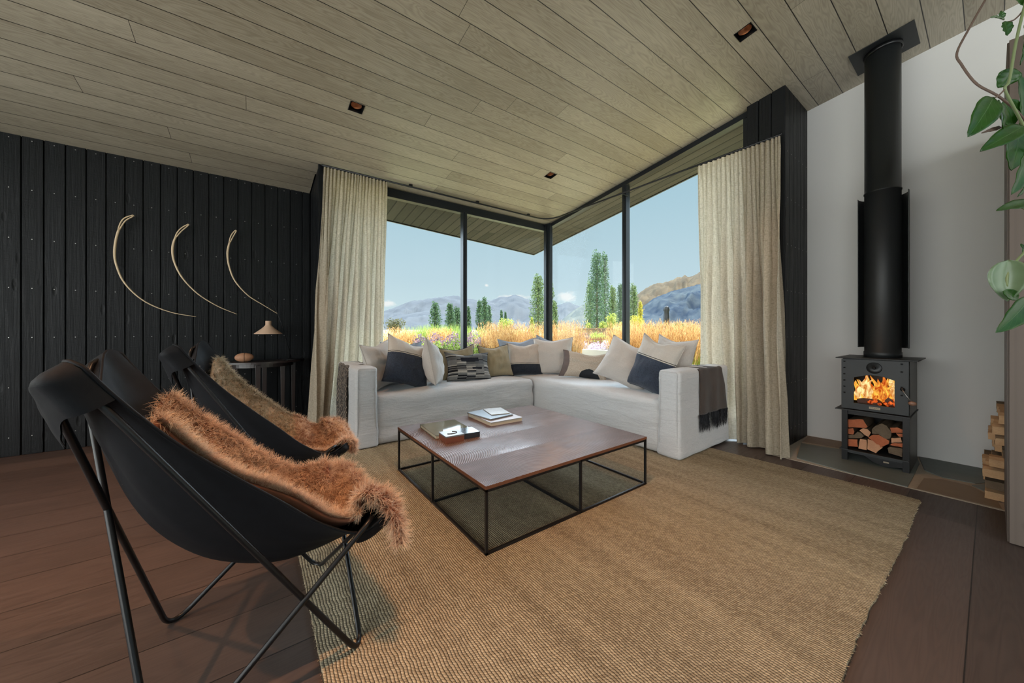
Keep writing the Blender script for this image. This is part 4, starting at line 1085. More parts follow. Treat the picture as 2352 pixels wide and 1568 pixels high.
# ================================================================== NEEDLE SCULPTURES
M['pale_wood'] = simple('pale_bent_wood', lin(214, 190, 156), .5, nscale=25, namt=.12)
hooks = [([(-.918, 2.114), (-.975, 2.06), (-1.014, 1.935), (-1.032, 1.78), (-1.023, 1.65), (-.968, 1.479), (-.842, 1.321), (-.664, 1.223), (-.474, 1.181)], 'longest curved wooden needle, leftmost on the charred wall'),
         ([(-.535, 2.097), (-.592, 2.03), (-.633, 1.935), (-.648, 1.82), (-.628, 1.69), (-.57, 1.553), (-.458, 1.409), (-.306, 1.293), (-.150, 1.216)], 'middle curved wooden needle on the charred wall'),
         ([(-.161, 2.099), (-.190, 2.04), (-.216, 1.945), (-.228, 1.84), (-.213, 1.71), (-.165, 1.565), (-.055, 1.42), (.079, 1.322), (.210, 1.230)], 'smallest curved wooden needle, nearest the lamp')]
for P, lab in hooks:
    bm = bmesh.new(); pts = [catmull(P, i / 60) for i in range(61)]; y0 = YD - .055
    Ls = 13
    body = [(p[0], y0, p[1]) for p in pts[Ls:]]
    bm_tube(bm, body, [(.009 + .004 * min(1, i / 8)) * (1 - (i / len(body)) ** .8 * .80) for i in range(len(body))], 8)
    for s in (-1, 1):
        st = []
        for i in range(Ls + 2):
            a = pts[max(i - 1, 0)]; b = pts[i + 1]; tx, tz = b[0] - a[0], b[1] - a[1]; l = math.hypot(tx, tz); w = .0095 * math.sin(PI * min(1, (i + .6) / (Ls + 1.5))) ** .5
            st.append((pts[i][0] - s * tz / l * w, y0, pts[i][1] + s * tx / l * w))
        bm_tube(bm, st, .0055, 7)
    q = pts[0]; bm_tube(bm, [(q[0] + .006 * math.cos(a), y0, q[1] + .006 * math.sin(a)) for a in np.linspace(-.6, PI + .6, 9)], .0055, 7)
    m_ = pts[30]; bm_tube(bm, [(m_[0], y0, m_[1]), (m_[0], YD - .001, m_[1])], .003, 6)
    o = from_bm('wall_sculpture', bm, M['pale_wood']); tag(o, lab, 'wall sculpture', 'three bent-wood needles on the charred wall')

# ================================================================== HEARTH
M['slate'] = planks('dark_slate', 9, -5, 'y', 50, lin(58, 66, 66), lin(112, 118, 114), .5, .0, grain=.2, freq=3, bstr=.5, mottled=.8)
M['slate_brown'] = planks('brown_slate', 9, -5, 'y', 50, lin(92, 76, 62), lin(130, 112, 92), .55, .0, grain=.2, freq=3, bstr=.5, mottled=.8)
M['mortar'] = simple('pale_mortar', lin(165, 152, 136), .9, nscale=50, namt=.2, bump=.2, bscale=120)
he = empty('hearth', (0, 0, 0), 0, 'flagstone hearth set into the floor under the wood stove', 'hearth')
box('mortar_bed', 3.50, XW, -.9, 1.085, .0, .003, M['mortar'], he)
fl_ = lambda px, py: at_depth(px, py, F_PX * CH / (py - HY))
def flag(pts, mt): 
    bm = bmesh.new(); quad_slab(bm, [(max(3.502, p.x), p.y, .0032) for p in [fl_(*q) for q in pts]], (0, 0, .005)); from_bm('flagstone', bm, mt, he)
flag([(1858, 1003), (1930, 1014), (2000, 1026), (2000, 1040), (1900, 1026), (1842, 1016)], M['slate_brown'])
flag([(1840, 1019), (1900, 1029), (2004, 1043), (2004, 1029), (2105, 1047), (2112, 1066), (2100, 1092), (2084, 1120), (1960, 1090), (1830, 1053)], M['slate'])
flag([(2110, 1050), (2200, 1065), (2296, 1085), (2304, 1108), (2240, 1112), (2165, 1098), (2124, 1082)], M['slate'])
flag([(2122, 1100), (2165, 1103), (2230, 1118), (2290, 1150), (2302, 1172), (2220, 1155), (2104, 1127)], M['slate_brown'])
flag([(2232, 1116), (2306, 1112), (2312, 1152), (2290, 1143)], M['slate'])

# ================================================================== WOOD STOVE
SX0, SX1, SY0, SY1 = 3.83, 4.26, .350, .716
st = empty('wood_stove', (0, 0, 0), 0, 'black steel wood stove with a lit fire and a log store below', 'stove')
BP, BM_ = M['black_paint'], M['black_metal']
M['side_reflection'] = simple('black_paint_reflection', (.075, .072, .066, 1), .42, .4, nscale=8, namt=.1)  # grey stands for the reflection on the black-painted side, put into the colour
bm = bmesh.new(); bm_box(bm, SX0 - .04, SX1 + .01, SY0 - .045, SY1 + .03, .822, .830, .002); from_bm('top_plate', bm, BP, st)
bm = bmesh.new()
for y0, y1 in ((SY0 + .004, SY0 + .008), (SY1 - .008, SY1 - .004)): bm_box(bm, SX0 + .02, SX1, y0, y1, .42, .822)
bm_box(bm, SX1 - .01, SX1, SY0 + .008, SY1 - .008, .42, .822); bm_box(bm, SX0 + .02, SX1 - .01, SY0 + .008, SY1 - .008, .812, .822); bm_box(bm, SX0 + .02, SX1 - .01, SY0 + .008, SY1 - .008, .42, .455)
from_bm('firebox', bm, BM_, st)
for s, m_ in ((0, M['side_reflection']), (1, BP)):
    bm = bmesh.new(); y = SY0 if s == 0 else SY1 - .003
    bm_box(bm, SX0 + .035, SX1 + .002, y, y + .003, .0, .815, .001); from_bm('side_panel', bm, m_, st)
# front plate with arched opening
bm = bmesh.new()
wy0, wy1, wz0, wz1, arch = .424, .644, .472, .672, .028
outer = [(SY0 + .004, .424), (SY1, .424), (SY1, .816), (SY0 + .004, .816)]
arc = [(wy0 + (wy1 - wy0) * i / 16, wz1 + arch * math.sin(PI * i / 16)) for i in range(17)]
inner = [(wy1, wz0), (wy0, wz0)] + arc
def plate(bm, x0, x1):
    for x in (x0, x1):
        cols = [SY0 + .004, wy0] + [a[0] for a in arc[1:-1]] + [wy1, SY1]
        def v(y, z): return bm.verts.new((x, y, z))
        # left and right strips, bottom strip, arched top strip
        bm.faces.new([v(SY0 + .004, .424), v(wy0, .424), v(wy0, .816), v(SY0 + .004, .816)])
        bm.faces.new([v(wy1, .424), v(SY1, .424), v(SY1, .816), v(wy1, .816)])
        bm.faces.new([v(wy0, .424), v(wy1, .424), v(wy1, wz0), v(wy0, wz0)])
        for a, b in zip(arc, arc[1:]): bm.faces.new([v(a[0], a[1]), v(b[0], b[1]), v(b[0], .816), v(a[0], .816)])
    for L_ in (outer, inner):
        for a, b in zip(L_, L_[1:] + L_[:1]): bm.faces.new([bm.verts.new((x, p[0], p[1])) for x, p in ((x0, a), (x0, b), (x1, b), (x1, a))])
plate(bm, SX0 - .006, SX0 + .006); bmesh.ops.remove_doubles(bm, verts=bm.verts, dist=.0002)
dr = from_bm('door', bm, BP, st)
bm = bmesh.new(); quad_slab(bm, [(SX0 + .001, p[0], p[1]) for p in inner], (.003, 0, 0)); from_bm('door_glass', bm, M['glass'], dr)
bm = bmesh.new(); bm_lathe(bm, [(.0, .004), (.040, .004), (.043, .002), (.043, 0)], 36)
bm_lathe(bm, [(0, .010), (.009, .010), (.011, .004)], 16); bmesh.ops.rotate(bm, verts=bm.verts, matrix=Matrix.Rotation(-PI / 2, 3, 'Y')); bmesh.ops.translate(bm, verts=bm.verts, vec=(SX0 - .007, .530, .757)); from_bm('air_dial', bm, BM_, dr)
M['black_hole'] = simple('slot_shadow', (.003, .003, .003, 1), .9)
for y, zs in ((.698, (.797, .747, .697, .647, .597, .547)), (.388, (.797, .740, .628, .568))):
    for z in zs[:6]:
        if y > .5 and z == .597: pass
        bm = bmesh.new(); bm_box(bm, SX0 - .0085, SX0 - .006, y - .006, y + .006, z - .005, z + .005, .001); from_bm('vent_slot', bm, M['black_hole'], dr)
tube('handle_rod', [(SX0 - .008, .383, .613), (SX0 - .045, .378, .607), (SX0 - .055, .338, .535)], .0045, M['nail'], dr, 8)
bm = bmesh.new(); bmesh.ops.create_uvsphere(bm, u_segments=20, v_segments=14, radius=.0185, matrix=Matrix.Translation((SX0 - .055, .332, .525)) @ Matrix.Diagonal((.8, 1.15, .85, 1)));
M['knob_wood'] = simple('turned_wood_knob', lin(140, 104, 84), .45, nscale=60, namt=.2); from_bm('handle_knob', bm, M['knob_wood'], dr, True)
bm = bmesh.new(); bm_lathe(bm, [(.0, .012), (.012, .012), (.014, 0)], 20); bmesh.ops.rotate(bm, verts=bm.verts, matrix=Matrix.Rotation(-PI / 2, 3, 'Y')); bmesh.ops.translate(bm, verts=bm.verts, vec=(SX0 - .006, .383, .613)); from_bm('handle_boss', bm, BM_, dr)
M['brass'] = simple('aged_brass', lin(150, 136, 116), .4, .5)
bm = bmesh.new(); bm_box(bm, SX0 - .0085, SX0 - .006, .497, .558, .441, .458, .0006); npl = from_bm('name_plate', bm, M['brass'], dr)
tc = bpy.data.curves.new('plate_text', 'FONT'); tc.body = '\u00b7STUDIO\u00b7'; tc.size = .0125; tc.extrude = .0003; tc.align_x = 'CENTER'; tc.align_y = 'CENTER'
tmp_ = bpy.data.objects.new('text_tmp', tc); tme = bpy.data.meshes.new_from_object(tmp_); bpy.data.objects.remove(tmp_); to = bpy.data.objects.new('engraved_lettering', tme); COL.objects.link(to); to.parent = npl; to.location = (SX0 - .0088, .5275, .4495); to.rotation_euler = (PI / 2, 0, -PI / 2); tme.materials.append(M['piping_dark'])
bm = bmesh.new(); bm_box(bm, SX0 - .030, SX1, SY0 - .008, SY1 + .035, .410, .418, .0015); from_bm('shelf_plate', bm, BP, st)
# log store below
bm = bmesh.new()
for y0, y1 in ((SY0, SY0 + .035), (SY1 - .035, SY1)): bm_box(bm, SX0, SX0 + .03, y0, y1, 0, .41, .001)
bm_box(bm, SX0 + .01, SX0 + .02, SY0 + .035, SY1 - .035, .375, .41, .001); from_bm('stand_frame', bm, BM_, st)
bm = bmesh.new(); bm_box(bm, SX1 - .01, SX1, SY0 + .003, SY1 - .003, .085, .41); from_bm('stand_back', bm, BM_, st)
bm = bmesh.new(); bm_box(bm, SX0 - .012, SX1 - .01, SY0 + .003, SY1 + .012, .088, .096, .001); bm_box(bm, SX0 + .004, SX0 + .010, SY0 + .035, SY1 - .035, .070, .088); from_bm('stand_shelf', bm, BP, st)
bm = bmesh.new(); quad_slab(bm, [(SX0 + .02, .385, .03), (SX0 + .02, .47, .012), (SX0 + .02, .54, .03), (SX0 + .02, .60, .075), (SX0 + .02, .385, .075)], (.3, 0, 0)); ap = from_bm('ash_pan', bm, BM_, st)
bm = bmesh.new(); bm_box(bm, SX0 + .015, SX0 + .0195, .455, .485, .042, .052, .001); from_bm('pan_plate', bm, M['brass'], ap)
# flue
FX, FY = 4.06, .516
bm = bmesh.new(); bm_lathe(bm, [(.108, .829), (.108, .875), (.104, .878), (.104, 2.147), (.1075, 2.147), (.1075, 2.157), (.103, 2.158), (.103, cz(FY) + .03)], 48, (FX, FY)); from_bm('flue_pipe', bm, BP, st, False)
fp = st.children[-1]
for p in fp.data.polygons: p.use_smooth = abs(p.normal.z) < .5
bm = bmesh.new(); a0, a1 = -math.radians(100), math.radians(100); V = []
nA = 24
for z in (.905, 2.13):
    for r in (.140, .144): V += [bm.verts.new((FX + .01 + r * math.cos(a0 + (a1 - a0) * i / nA), FY + r * math.sin(a0 + (a1 - a0) * i / nA), z)) for i in range(nA + 1)]
k = nA + 1
for i in range(nA):
    for q in ((0, 2), (1, 3)): bm.faces.new((V[q[0] * k + i], V[q[0] * k + i + 1], V[q[1] * k + i + 1], V[q[1] * k + i]))
    for q in ((0, 1), (2, 3)): bm.faces.new((V[q[0] * k + i], V[q[0] * k + i + 1], V[q[1] * k + i + 1], V[q[1] * k + i]))
for i in (0, nA): bm.faces.new((V[i], V[k + i], V[3 * k + i], V[2 * k + i]))
bm_box(bm, FX + .10, FX + .14, FY - .01, FY + .01, .95, .965); bm_box(bm, FX + .10, FX + .14, FY - .01, FY + .01, 2.0, 2.015)
bm_box(bm, FX + .145, XW - .001, FY - .02, FY + .02, 1.2, 1.22); bm_box(bm, FX + .145, XW - .001, FY - .02, FY + .02, 1.9, 1.92)
from_bm('heat_shield', bm, BP, st)
bm = bmesh.new(); cx_, cy_, s_ = 4.07, .510, .178
quad_slab(bm, [(cx_ - s_, cy_ - s_, cz(cy_ - s_) - .008), (cx_ + s_, cy_ - s_, cz(cy_ - s_) - .008), (cx_ + s_, cy_ + s_, cz(cy_ + s_) - .008), (cx_ - s_, cy_ + s_, cz(cy_ + s_) - .008)], (0, 0, .006)); from_bm('ceiling_plate', bm, BP, st)
bm = bmesh.new(); bm_lathe(bm, [(.104, -.03), (.112, -.03), (.112, .0), (.104, .0)], 40, caps=False); bmesh.ops.rotate(bm, verts=bm.verts, matrix=Matrix.Rotation(-math.atan(CEIL_B), 3, 'X')); bmesh.ops.translate(bm, verts=bm.verts, vec=(FX, FY, cz(FY) - .012)); from_bm('flue_collar', bm, BM_, st, True)

# the fire
def flame_mat(name, c_lo, c_hi, s):
    n = NT(name); o = n.obj(); X, Y, Z = n.sep(o)
    v = n.comb(n.math('MULTIPLY', X, 10), n.math('MULTIPLY', Y, 26), n.math('MULTIPLY', Z, 11))
    f = n.noise(v, 1.0, 4, .6, 1.6)
    g = n.mr(f, .36, .64)
    c = n.mix(g, c_lo, c_hi)
    st_ = n.mr(f, .34, .62, .5 * s, s)
    return n.done(n.node('ShaderNodeEmission', {'Color': c, 'Strength': st_}).outputs[0])
M['flame'] = flame_mat('flames', (.85, .06, .0, 1), (1.0, .62, .08, 1), 1.25)
M['flame_core'] = flame_mat('pale_flames', (1.0, .26, .02, 1), (1.0, .86, .38, 1), 1.2)
M['ember'] = flame_mat('embers', (.18, .0, .0, 1), (1.0, .17, .03, 1), 1.1)
fi = empty('fire', (0, 0, 0), 0, 'orange and yellow flames burning behind the stove glass', 'fire')
def tongue(y, z0, h, w, x, lean, m_):
    bm = bmesh.new(); rings = []
    for i in range(11):
        t = i / 10; r = w * math.sin(PI * min(1, .18 + .82 * t)) ** .8 * (1 - t * .25) + .001
        cy = y + lean * t * t + .012 * math.sin(t * 7 + y * 60); rings.append([bm.verts.new((x + .35 * r * math.cos(2 * PI * k / 10), cy + r * math.sin(2 * PI * k / 10), z0 + h * t)) for k in range(10)])
    for a, b in zip(rings, rings[1:]):
        for k in range(10): bm.faces.new((a[k], a[(k + 1) % 10], b[(k + 1) % 10], b[k]))
    from_bm('flame', bm, m_, fi, True)
random.seed(5)
for i in range(13): tongue(.41 + .25 * (i + .5) / 13, .475, random.uniform(.16, .24), random.uniform(.018, .030), SX0 + .14 + random.uniform(-.01, .03), random.uniform(-.02, .03), M['flame'])
for y, h in ((.628, .15), (.598, .19), (.575, .16), (.452, .20), (.435, .17)): tongue(y, .50, h, .023, SX0 + .085 + random.uniform(0, .02), random.uniform(-.015, .01), M['flame_core'])
for y, h in ((.50, .15), (.53, .17), (.47, .13)): tongue(y, .50, h, .017, SX0 + .07, -.02, M['flame'])
bm = bmesh.new()
for i in range(26):
    y = random.uniform(.415, .565); s = random.uniform(.008, .018); bmesh.ops.create_icosphere(bm, subdivisions=1, radius=s, matrix=Matrix.Translation((SX0 + random.uniform(.03, .10), y, .468 + s * random.uniform(.6, 2.0))) @ Matrix.Rotation(random.random() * 3, 4, 'X'))
tag(from_bm('embers', bm, M['ember'], fi), kind='stuff')
M['burnt'] = simple('charring_log', (.11, .045, .03, 1), .8, nscale=60, namt=.8)
def split_log(name, poly, x0, x1, mats, label=None, parent=None, group=None, axis='x', jitter=.004):
    """firewood split: an irregular polygon section run along an axis, wobbling from end to end"""
    bm = bmesh.new(); rings = []; n = len(poly); c = (sum(p[0] for p in poly) / n, sum(p[1] for p in poly) / n)
    dense = []
    for i in range(n):
        a, b = poly[i], poly[(i + 1) % n]
        for k in range(3): dense.append((a[0] + (b[0] - a[0]) * k / 3, a[1] + (b[1] - a[1]) * k / 3))
    for j in range(7):
        t = j / 6; s = 1 - .02 * (j in (0, 6)); row = []
        for i, p in enumerate(dense):
            q = mnoise.noise(Vector((p[0] * 30, p[1] * 30, t * 2))) * jitter
            u, w_ = c[0] + (p[0] - c[0]) * s + q, c[1] + (p[1] - c[1]) * s + q * .7; x = x0 + (x1 - x0) * t + (mnoise.noise(Vector((p[0] * 40, p[1] * 40, 3))) * .004 if j in (0, 6) else 0)
            row.append(bm.verts.new((x, u, w_) if axis == 'x' else (u, x, w_)))
        rings.append(row)
    N_ = len(dense)
    for a, b in zip(rings, rings[1:]):
        for i in range(N_): f = bm.faces.new((a[i], a[(i + 1) % N_], b[(i + 1) % N_], b[i])); f.material_index = 1
    bm.faces.new(rings[0][::-1]).material_index = 0; bm.faces.new(rings[-1]).material_index = 0
    o = from_bm(name, bm, mats, parent)
    if label: tag(o, label, 'firewood log', group)
    return o
split_log('burning_log', [(.50, .468), (.632, .468), (.634, .495), (.60, .508), (.52, .506), (.50, .49)], SX0 + .05, SX0 + .10, [M['burnt'], M['burnt']], None, fi)
split_log('burning_log', [(.43, .468), (.475, .468), (.482, .51), (.465, .535), (.44, .52)], SX0 + .06, SX0 + .16, [M['burnt'], M['ember']], None, fi)

def log_mat(name, c1, c2):
    n = NT(name); o = n.obj(); r = n.noise(o, 14, 3); f = n.noise(o, 160, 3)
    c = n.mix(n.math('ADD', n.math('MULTIPLY', r, .7), n.math('MULTIPLY', f, .35)), c1, c2)
    return n.done(n.bsdf(c, .85, 0, n.bump(f, .5, .004), .2))
M['log_red'] = log_mat('reddish_split_wood', lin(130, 66, 40), lin(206, 122, 86))
M['log_pale'] = log_mat('pale_split_wood', lin(164, 112, 84), lin(220, 168, 132))
M['bark'] = M['bark']; M['log_bark'] = log_mat('grey_bark', lin(70, 58, 48), lin(130, 112, 92))
M['log_tan'] = log_mat('tan_split_wood', lin(146, 112, 80), lin(214, 178, 138))
def lp_(pts):
    out = []
    for x, y in pts:
        px, py = 1920 + x / 8.71, 920 + y / 8.71
        k = (px - CX) / F_PX; dx, dy = FW[0] + RT[0] * k, FW[1] + RT[1] * k; s = (SX0 + .03) / dx
        out.append((dy * s, max(.099, CH - (py - HY) / F_PX * s)))
    return out
logs = [([(240, 372), (540, 368), (640, 520), (600, 545), (240, 530)], 'log_red', 'reddish wedge log at the top left of the stove log store'),
        ([(230, 556), (350, 552), (372, 620), (340, 672), (225, 662)], 'log_red', 'small squarish log under the top left wedge'),
        ([(470, 592), (540, 545), (622, 560), (705, 640), (650, 722), (580, 690)], 'log_pale', 'pale diagonal log in the upper middle of the log store'),
        ([(230, 688), (370, 676), (430, 620), (500, 640), (555, 700), (520, 745), (230, 750)], 'log_bark', 'grey bark-covered log on the left of the log store'),
        ([(230, 768), (430, 770), (445, 925), (228, 905)], 'log_red', 'reddish block log at the bottom left of the log store'),
        ([(490, 768), (615, 780), (612, 985), (450, 958)], 'log_pale', 'upright pale log second from bottom left'),
        ([(632, 762), (740, 795), (935, 935), (800, 1058), (622, 965)], 'log_pale', 'large pale kite-shaped log at the bottom middle'),
        ([(640, 735), (740, 680), (850, 676), (1068, 800), (1058, 862), (890, 935), (770, 830)], 'log_red', 'large orange log crossing the middle of the log store'),
        ([(715, 580), (780, 500), (915, 452), (1020, 500), (1112, 620), (1092, 762), (980, 764), (850, 664), (722, 664)], 'log_bark', 'big grey rounded log at the top middle of the log store'),
        ([(1080, 540), (1220, 528), (1345, 580), (1340, 640), (1110, 642)], 'log_red', 'log at the top right of the stove log store'),
        ([(1205, 658), (1340, 655), (1340, 738), (1260, 718)], 'log_red', 'small sliver log at the right side of the log store'),
        ([(1112, 745), (1308, 742), (1320, 832), (1105, 842)], 'log_pale', 'short pale log at the right of the log store'),
        ([(1075, 882), (1110, 850), (1338, 852), (1334, 935)], 'log_red', 'flat reddish log low on the right'),
        ([(1030, 945), (1090, 925), (1332, 955), (1328, 1130), (1062, 1052)], 'log_bark', 'dark log at the bottom right corner of the log store')]
for P, mt, lab in logs: split_log('firewood', lp_(P), SX0 + .03, SX0 + .33, [M[mt], M['log_bark']], lab, None, 'firewood in the stove log store')

# ================================================================== OAK CABINET AND LOG NICHE
cb = empty('cabinet', (0, 0, 0), 0, 'tall grey-brown oak cabinet at the right edge of the room', 'cabinet')
bm = bmesh.new(); bm_box(bm, 3.01, 3.62, -.90, -.046, .0, 2.47, .002); bm_box(bm, 3.62, XW - .002, -.90, -.062, .62, 2.47, .002); bm_box(bm, 3.62, XW - .002, -.90, -.55, .0, .62); from_bm('carcass', bm, M['cabinet'], cb)
bm = bmesh.new(); bm_box(bm, 2.988, 3.008, -.62, -.052, .004, 2.47, .0015); dd = from_bm('door', bm, M['cabinet'], cb)
bm = bmesh.new(); bm_box(bm, 2.980, 2.989, -.115, -.098, .098, .120, .001); from_bm('catch', bm, M['black_metal'], dd)
bm = bmesh.new(); bm_box(bm, 2.988, 3.008, -.90, -.625, .004, 2.47, .0015); from_bm('door', bm, M['cabinet'], cb)
random.seed(21); rows = [(.068 * i_, .066) for i_ in range(8)]
pos = ['bottom', 'second', 'third', 'fourth', 'fifth', 'sixth', 'seventh', 'top']; where = ['nearest the cabinet side', 'left of centre', 'in the middle', 'right of centre', 'against the white wall']
for r_, (z0, h) in enumerate(rows):
    for c_ in range(5):
        x0 = 3.645 + c_ * .150; w_ = .14; j = lambda s=.012: random.uniform(-s, s)
        P = [(x0 + .004, z0 + .004 + abs(j(.004))), (x0 + w_ + j(.004), z0 + .004), (x0 + w_ - abs(j()), z0 + h * .8), (x0 + w_ * .5 + j(.03), z0 + h - .004), (x0 + .01 + abs(j()), z0 + h * .75)]
        y1 = -.004 + random.uniform(-.030, .028) + (.022 if r_ in (0, 1, 2) else 0) - .01
        split_log('stacked_log', P, -.36, y1, [M['log_tan'], M['log_tan'] if random.random() > .3 else M['log_bark']], f'split log in the {pos[r_]} row of the niche stack, {where[c_]}', None, 'split logs stacked in the niche beside the cabinet', 'y', .006)

# ================================================================== TRAILING PLANT
vp = empty('trailing_plant', tuple(at_depth(2420, -140, 1.0)), 0, 'trailing green wax plant hanging down at the right edge', 'plant')
O = Vector(vp.location)
def vpt(px, py, d): return tuple(at_depth(px, py, d) - O)
def vine(pts, r, m_, name='stem'):
    P = np.array([vpt(*p) for p in pts]); tube(name, [catmull(P, i / 40) for i in range(41)], r, m_, vp, 7)
vine([(2440, -130, .98), (2370, -30, .92), (2352, 20, .88), (2333, 100, .86), (2318, 185, .85), (2308, 205, .85), (2330, 250, .86), (2356, 305, .88), (2375, 400, .92), (2392, 520, .95), (2360, 570, .93), (2318, 620, .9), (2313, 660, .9)], .0028, M['stem_green'])
vine([(2400, -120, 1.02), (2300, -60, .98), (2262, 2, .95), (2228, 62, .94), (2198, 121, .93), (2208, 148, .92), (2242, 192, .90), (2290, 219, .88), (2330, 250, .89), (2360, 282, .91)], .0026, M['stem_brown'])
vine([(2352, 22, .88), (2330, 45, .88), (2306, 52, .88)], .0018, M['stem_brown'])
vine([(2440, 560, .97), (2370, 596, .95), (2322, 606, .93)], .0018, M['stem_brown'])
vine([(2308, 205, .85), (2290, 222, .85), (2276, 224, .85)], .0016, M['stem_brown'])
vine([(2392, 500, .95), (2352, 480, .93), (2340, 474, .92)], .0016, M['stem_green']); vine([(2400, 640, .96), (2375, 680, .95), (2356, 688, .94)], .0016, M['stem_green'])
bm = bmesh.new(); bm_lathe(bm, [(0, -.02), (.07, -.02), (.085, .10), (.09, .11), (.08, .11), (.075, .095), (0, .09)], 28); 
M['pot'] = simple('terracotta_pot', lin(150, 96, 70), .8, nscale=20, namt=.1); from_bm('pot', bm, M['pot'], vp, True)
for a in (0, 2.1, 4.2): tube('hanger_cord', [(.088 * math.cos(a), .088 * math.sin(a), .105), (0, 0, .45)], .0015, M['stem_brown'], vp, 5)
tube('hanger_cord', [(0, 0, .45), (0, 0, cz(O.y) - O.z)], .0015, M['stem_brown'], vp, 5)
def leaf(base, tip, wpx, d0, d1, roll=0.0, m_=None, cup=.15, droop=.12):
    A, B = Vector(vpt(base[0], base[1], d0)), Vector(vpt(tip[0], tip[1], d1)); ax = (B - A); L_ = ax.length; ax.normalize()
    W_ = wpx / F_PX * (d0 + d1) / 2
    view = Vector((FW[0], FW[1], 0)); side = ax.cross(view).normalized(); nrm = side.cross(ax).normalized()
    Rm = Matrix.Rotation(roll, 3, ax); side = Rm @ side; nrm = Rm @ nrm
    if nrm.dot(-view) < 0: nrm = -nrm
    na_, nb_ = 14, 8; V = []; uv = []
    for i in range(na_ + 1):
        t = i / na_; w_ = W_ * .5 * (math.sin(PI * t ** .8) ** .75) * (1 - .15 * t) if 0 < t < 1 else .0003
        c = A + ax * (L_ * t) - nrm * (droop * L_ * (t ** 2 - t))
        for j in range(nb_ + 1):
            u = 2 * j / nb_ - 1; V.append(c + side * (w_ * u) + nrm * (w_ * cup * (abs(u) ** 1.5) * 1.4 + .0012 * math.sin(t * 22 + u * 3) * abs(u))); uv.append((u, t))
    Fc = [(i * (nb_ + 1) + j, i * (nb_ + 1) + j + 1, (i + 1) * (nb_ + 1) + j + 1, (i + 1) * (nb_ + 1) + j) for i in range(na_) for j in range(nb_)]
    o = mesh_np('leaf', V, Fc, m_ or M['leaf'], vp, True, uv); s = o.modifiers.new('thickness', 'SOLIDIFY'); s.thickness = .0012
    return o
leaf((2280, 224), (2222, 315), 58, .85, .83, .15)
leaf((2292, 230), (2299, 316), 42, .86, .87, -.5)
leaf((2350, 290), (2250, 348), 42, .87, .85, .35)
leaf((2338, 300), (2322, 392), 74, .90, .92, 0)
leaf((2356, 352), (2322, 447), 50, .88, .86, -.2)
leaf((2372, 466), (2288, 484), 30, .92, .88, .6)
leaf((2330, 158), (2292, 202), 44, .86, .88, .3)
leaf((2336, 170), (2342, 292), 52, .90, .92, -.3)
leaf((2304, 232), (2326, 292), 42, .90, .93, .4)
leaf((2306, 50), (2313, 82), 28, .88, .88, 0)
leaf((2304, 46), (2275, 40), 16, .88, .87, .5, M['leaf_pale'])
leaf((2300, 44), (2298, 26), 14, .88, .88, -.2)
leaf((2352, 58), (2342, 150), 34, .90, .92, -.4)
leaf((2316, 596), (2314, 692), 62, .90, .90, .9, M['leaf_pale'], .42)
leaf((2304, 668), (2338, 687), 24, .88, .90, .2)
leaf((2362, 686), (2286, 764), 50, .93, .90, .1)
leaf((2362, 604), (2344, 560), 34, .95, .95, .2)
leaf((2332, -30), (2352, 14), 44, .92, .90, .3)
leaf((2364, 400), (2336, 452), 30, .92, .92, -.6)
leaf((2300, 292), (2254, 306), 10, .88, .87, .2, M['stem_brown'])

# ================================================================== OUTSIDE
random.seed(3)
def gd(py, z=0.0): return F_PX * (CH - z) / (py - HY)
# ground
bm = bmesh.new(); R = 9000
for q in ([(4.62, -R), (R, -R), (R, R), (4.62, R)], [(-R, 4.95), (4.62, 4.95), (4.62, R), (-R, R)], [(3.90, 1.3), (4.62, 1.3), (4.62, 4.95), (3.90, 4.95)], [(.6, 4.30), (3.90, 4.30), (3.90, 4.95), (.6, 4.95)]):
    bm.faces.new([bm.verts.new((x, y, -.07)) for x, y in q])
struct(from_bm('ground', bm, M['lawn']), 'flat grassy valley floor outside')
pv = [at_depth(x, 806, d) for x, d in ((1280, 15.5), (1470, 15.5), (1470, 19), (1280, 19))]
bm = bmesh.new(); quad_slab(bm, [(p.x, p.y, -.069) for p in pv], (0, 0, .03)); struct(from_bm('path', bm, M['paving']), 'pale paved path seen through the right window')
bm = bmesh.new(); quad_slab(bm, [(3.95, 1.2, -.069), (5.4, 1.2, -.069), (5.4, 6.2, -.069), (.5, 6.2, -.069), (.5, 4.36, -.069), (3.95, 4.36, -.069)], (0, 0, .05)); struct(from_bm('bounce_paving', bm, M['paving']), 'unseen pale paving added to bounce sunlight up to the ceiling')  # unseen paving, added pale to bounce sunlight onto the ceiling

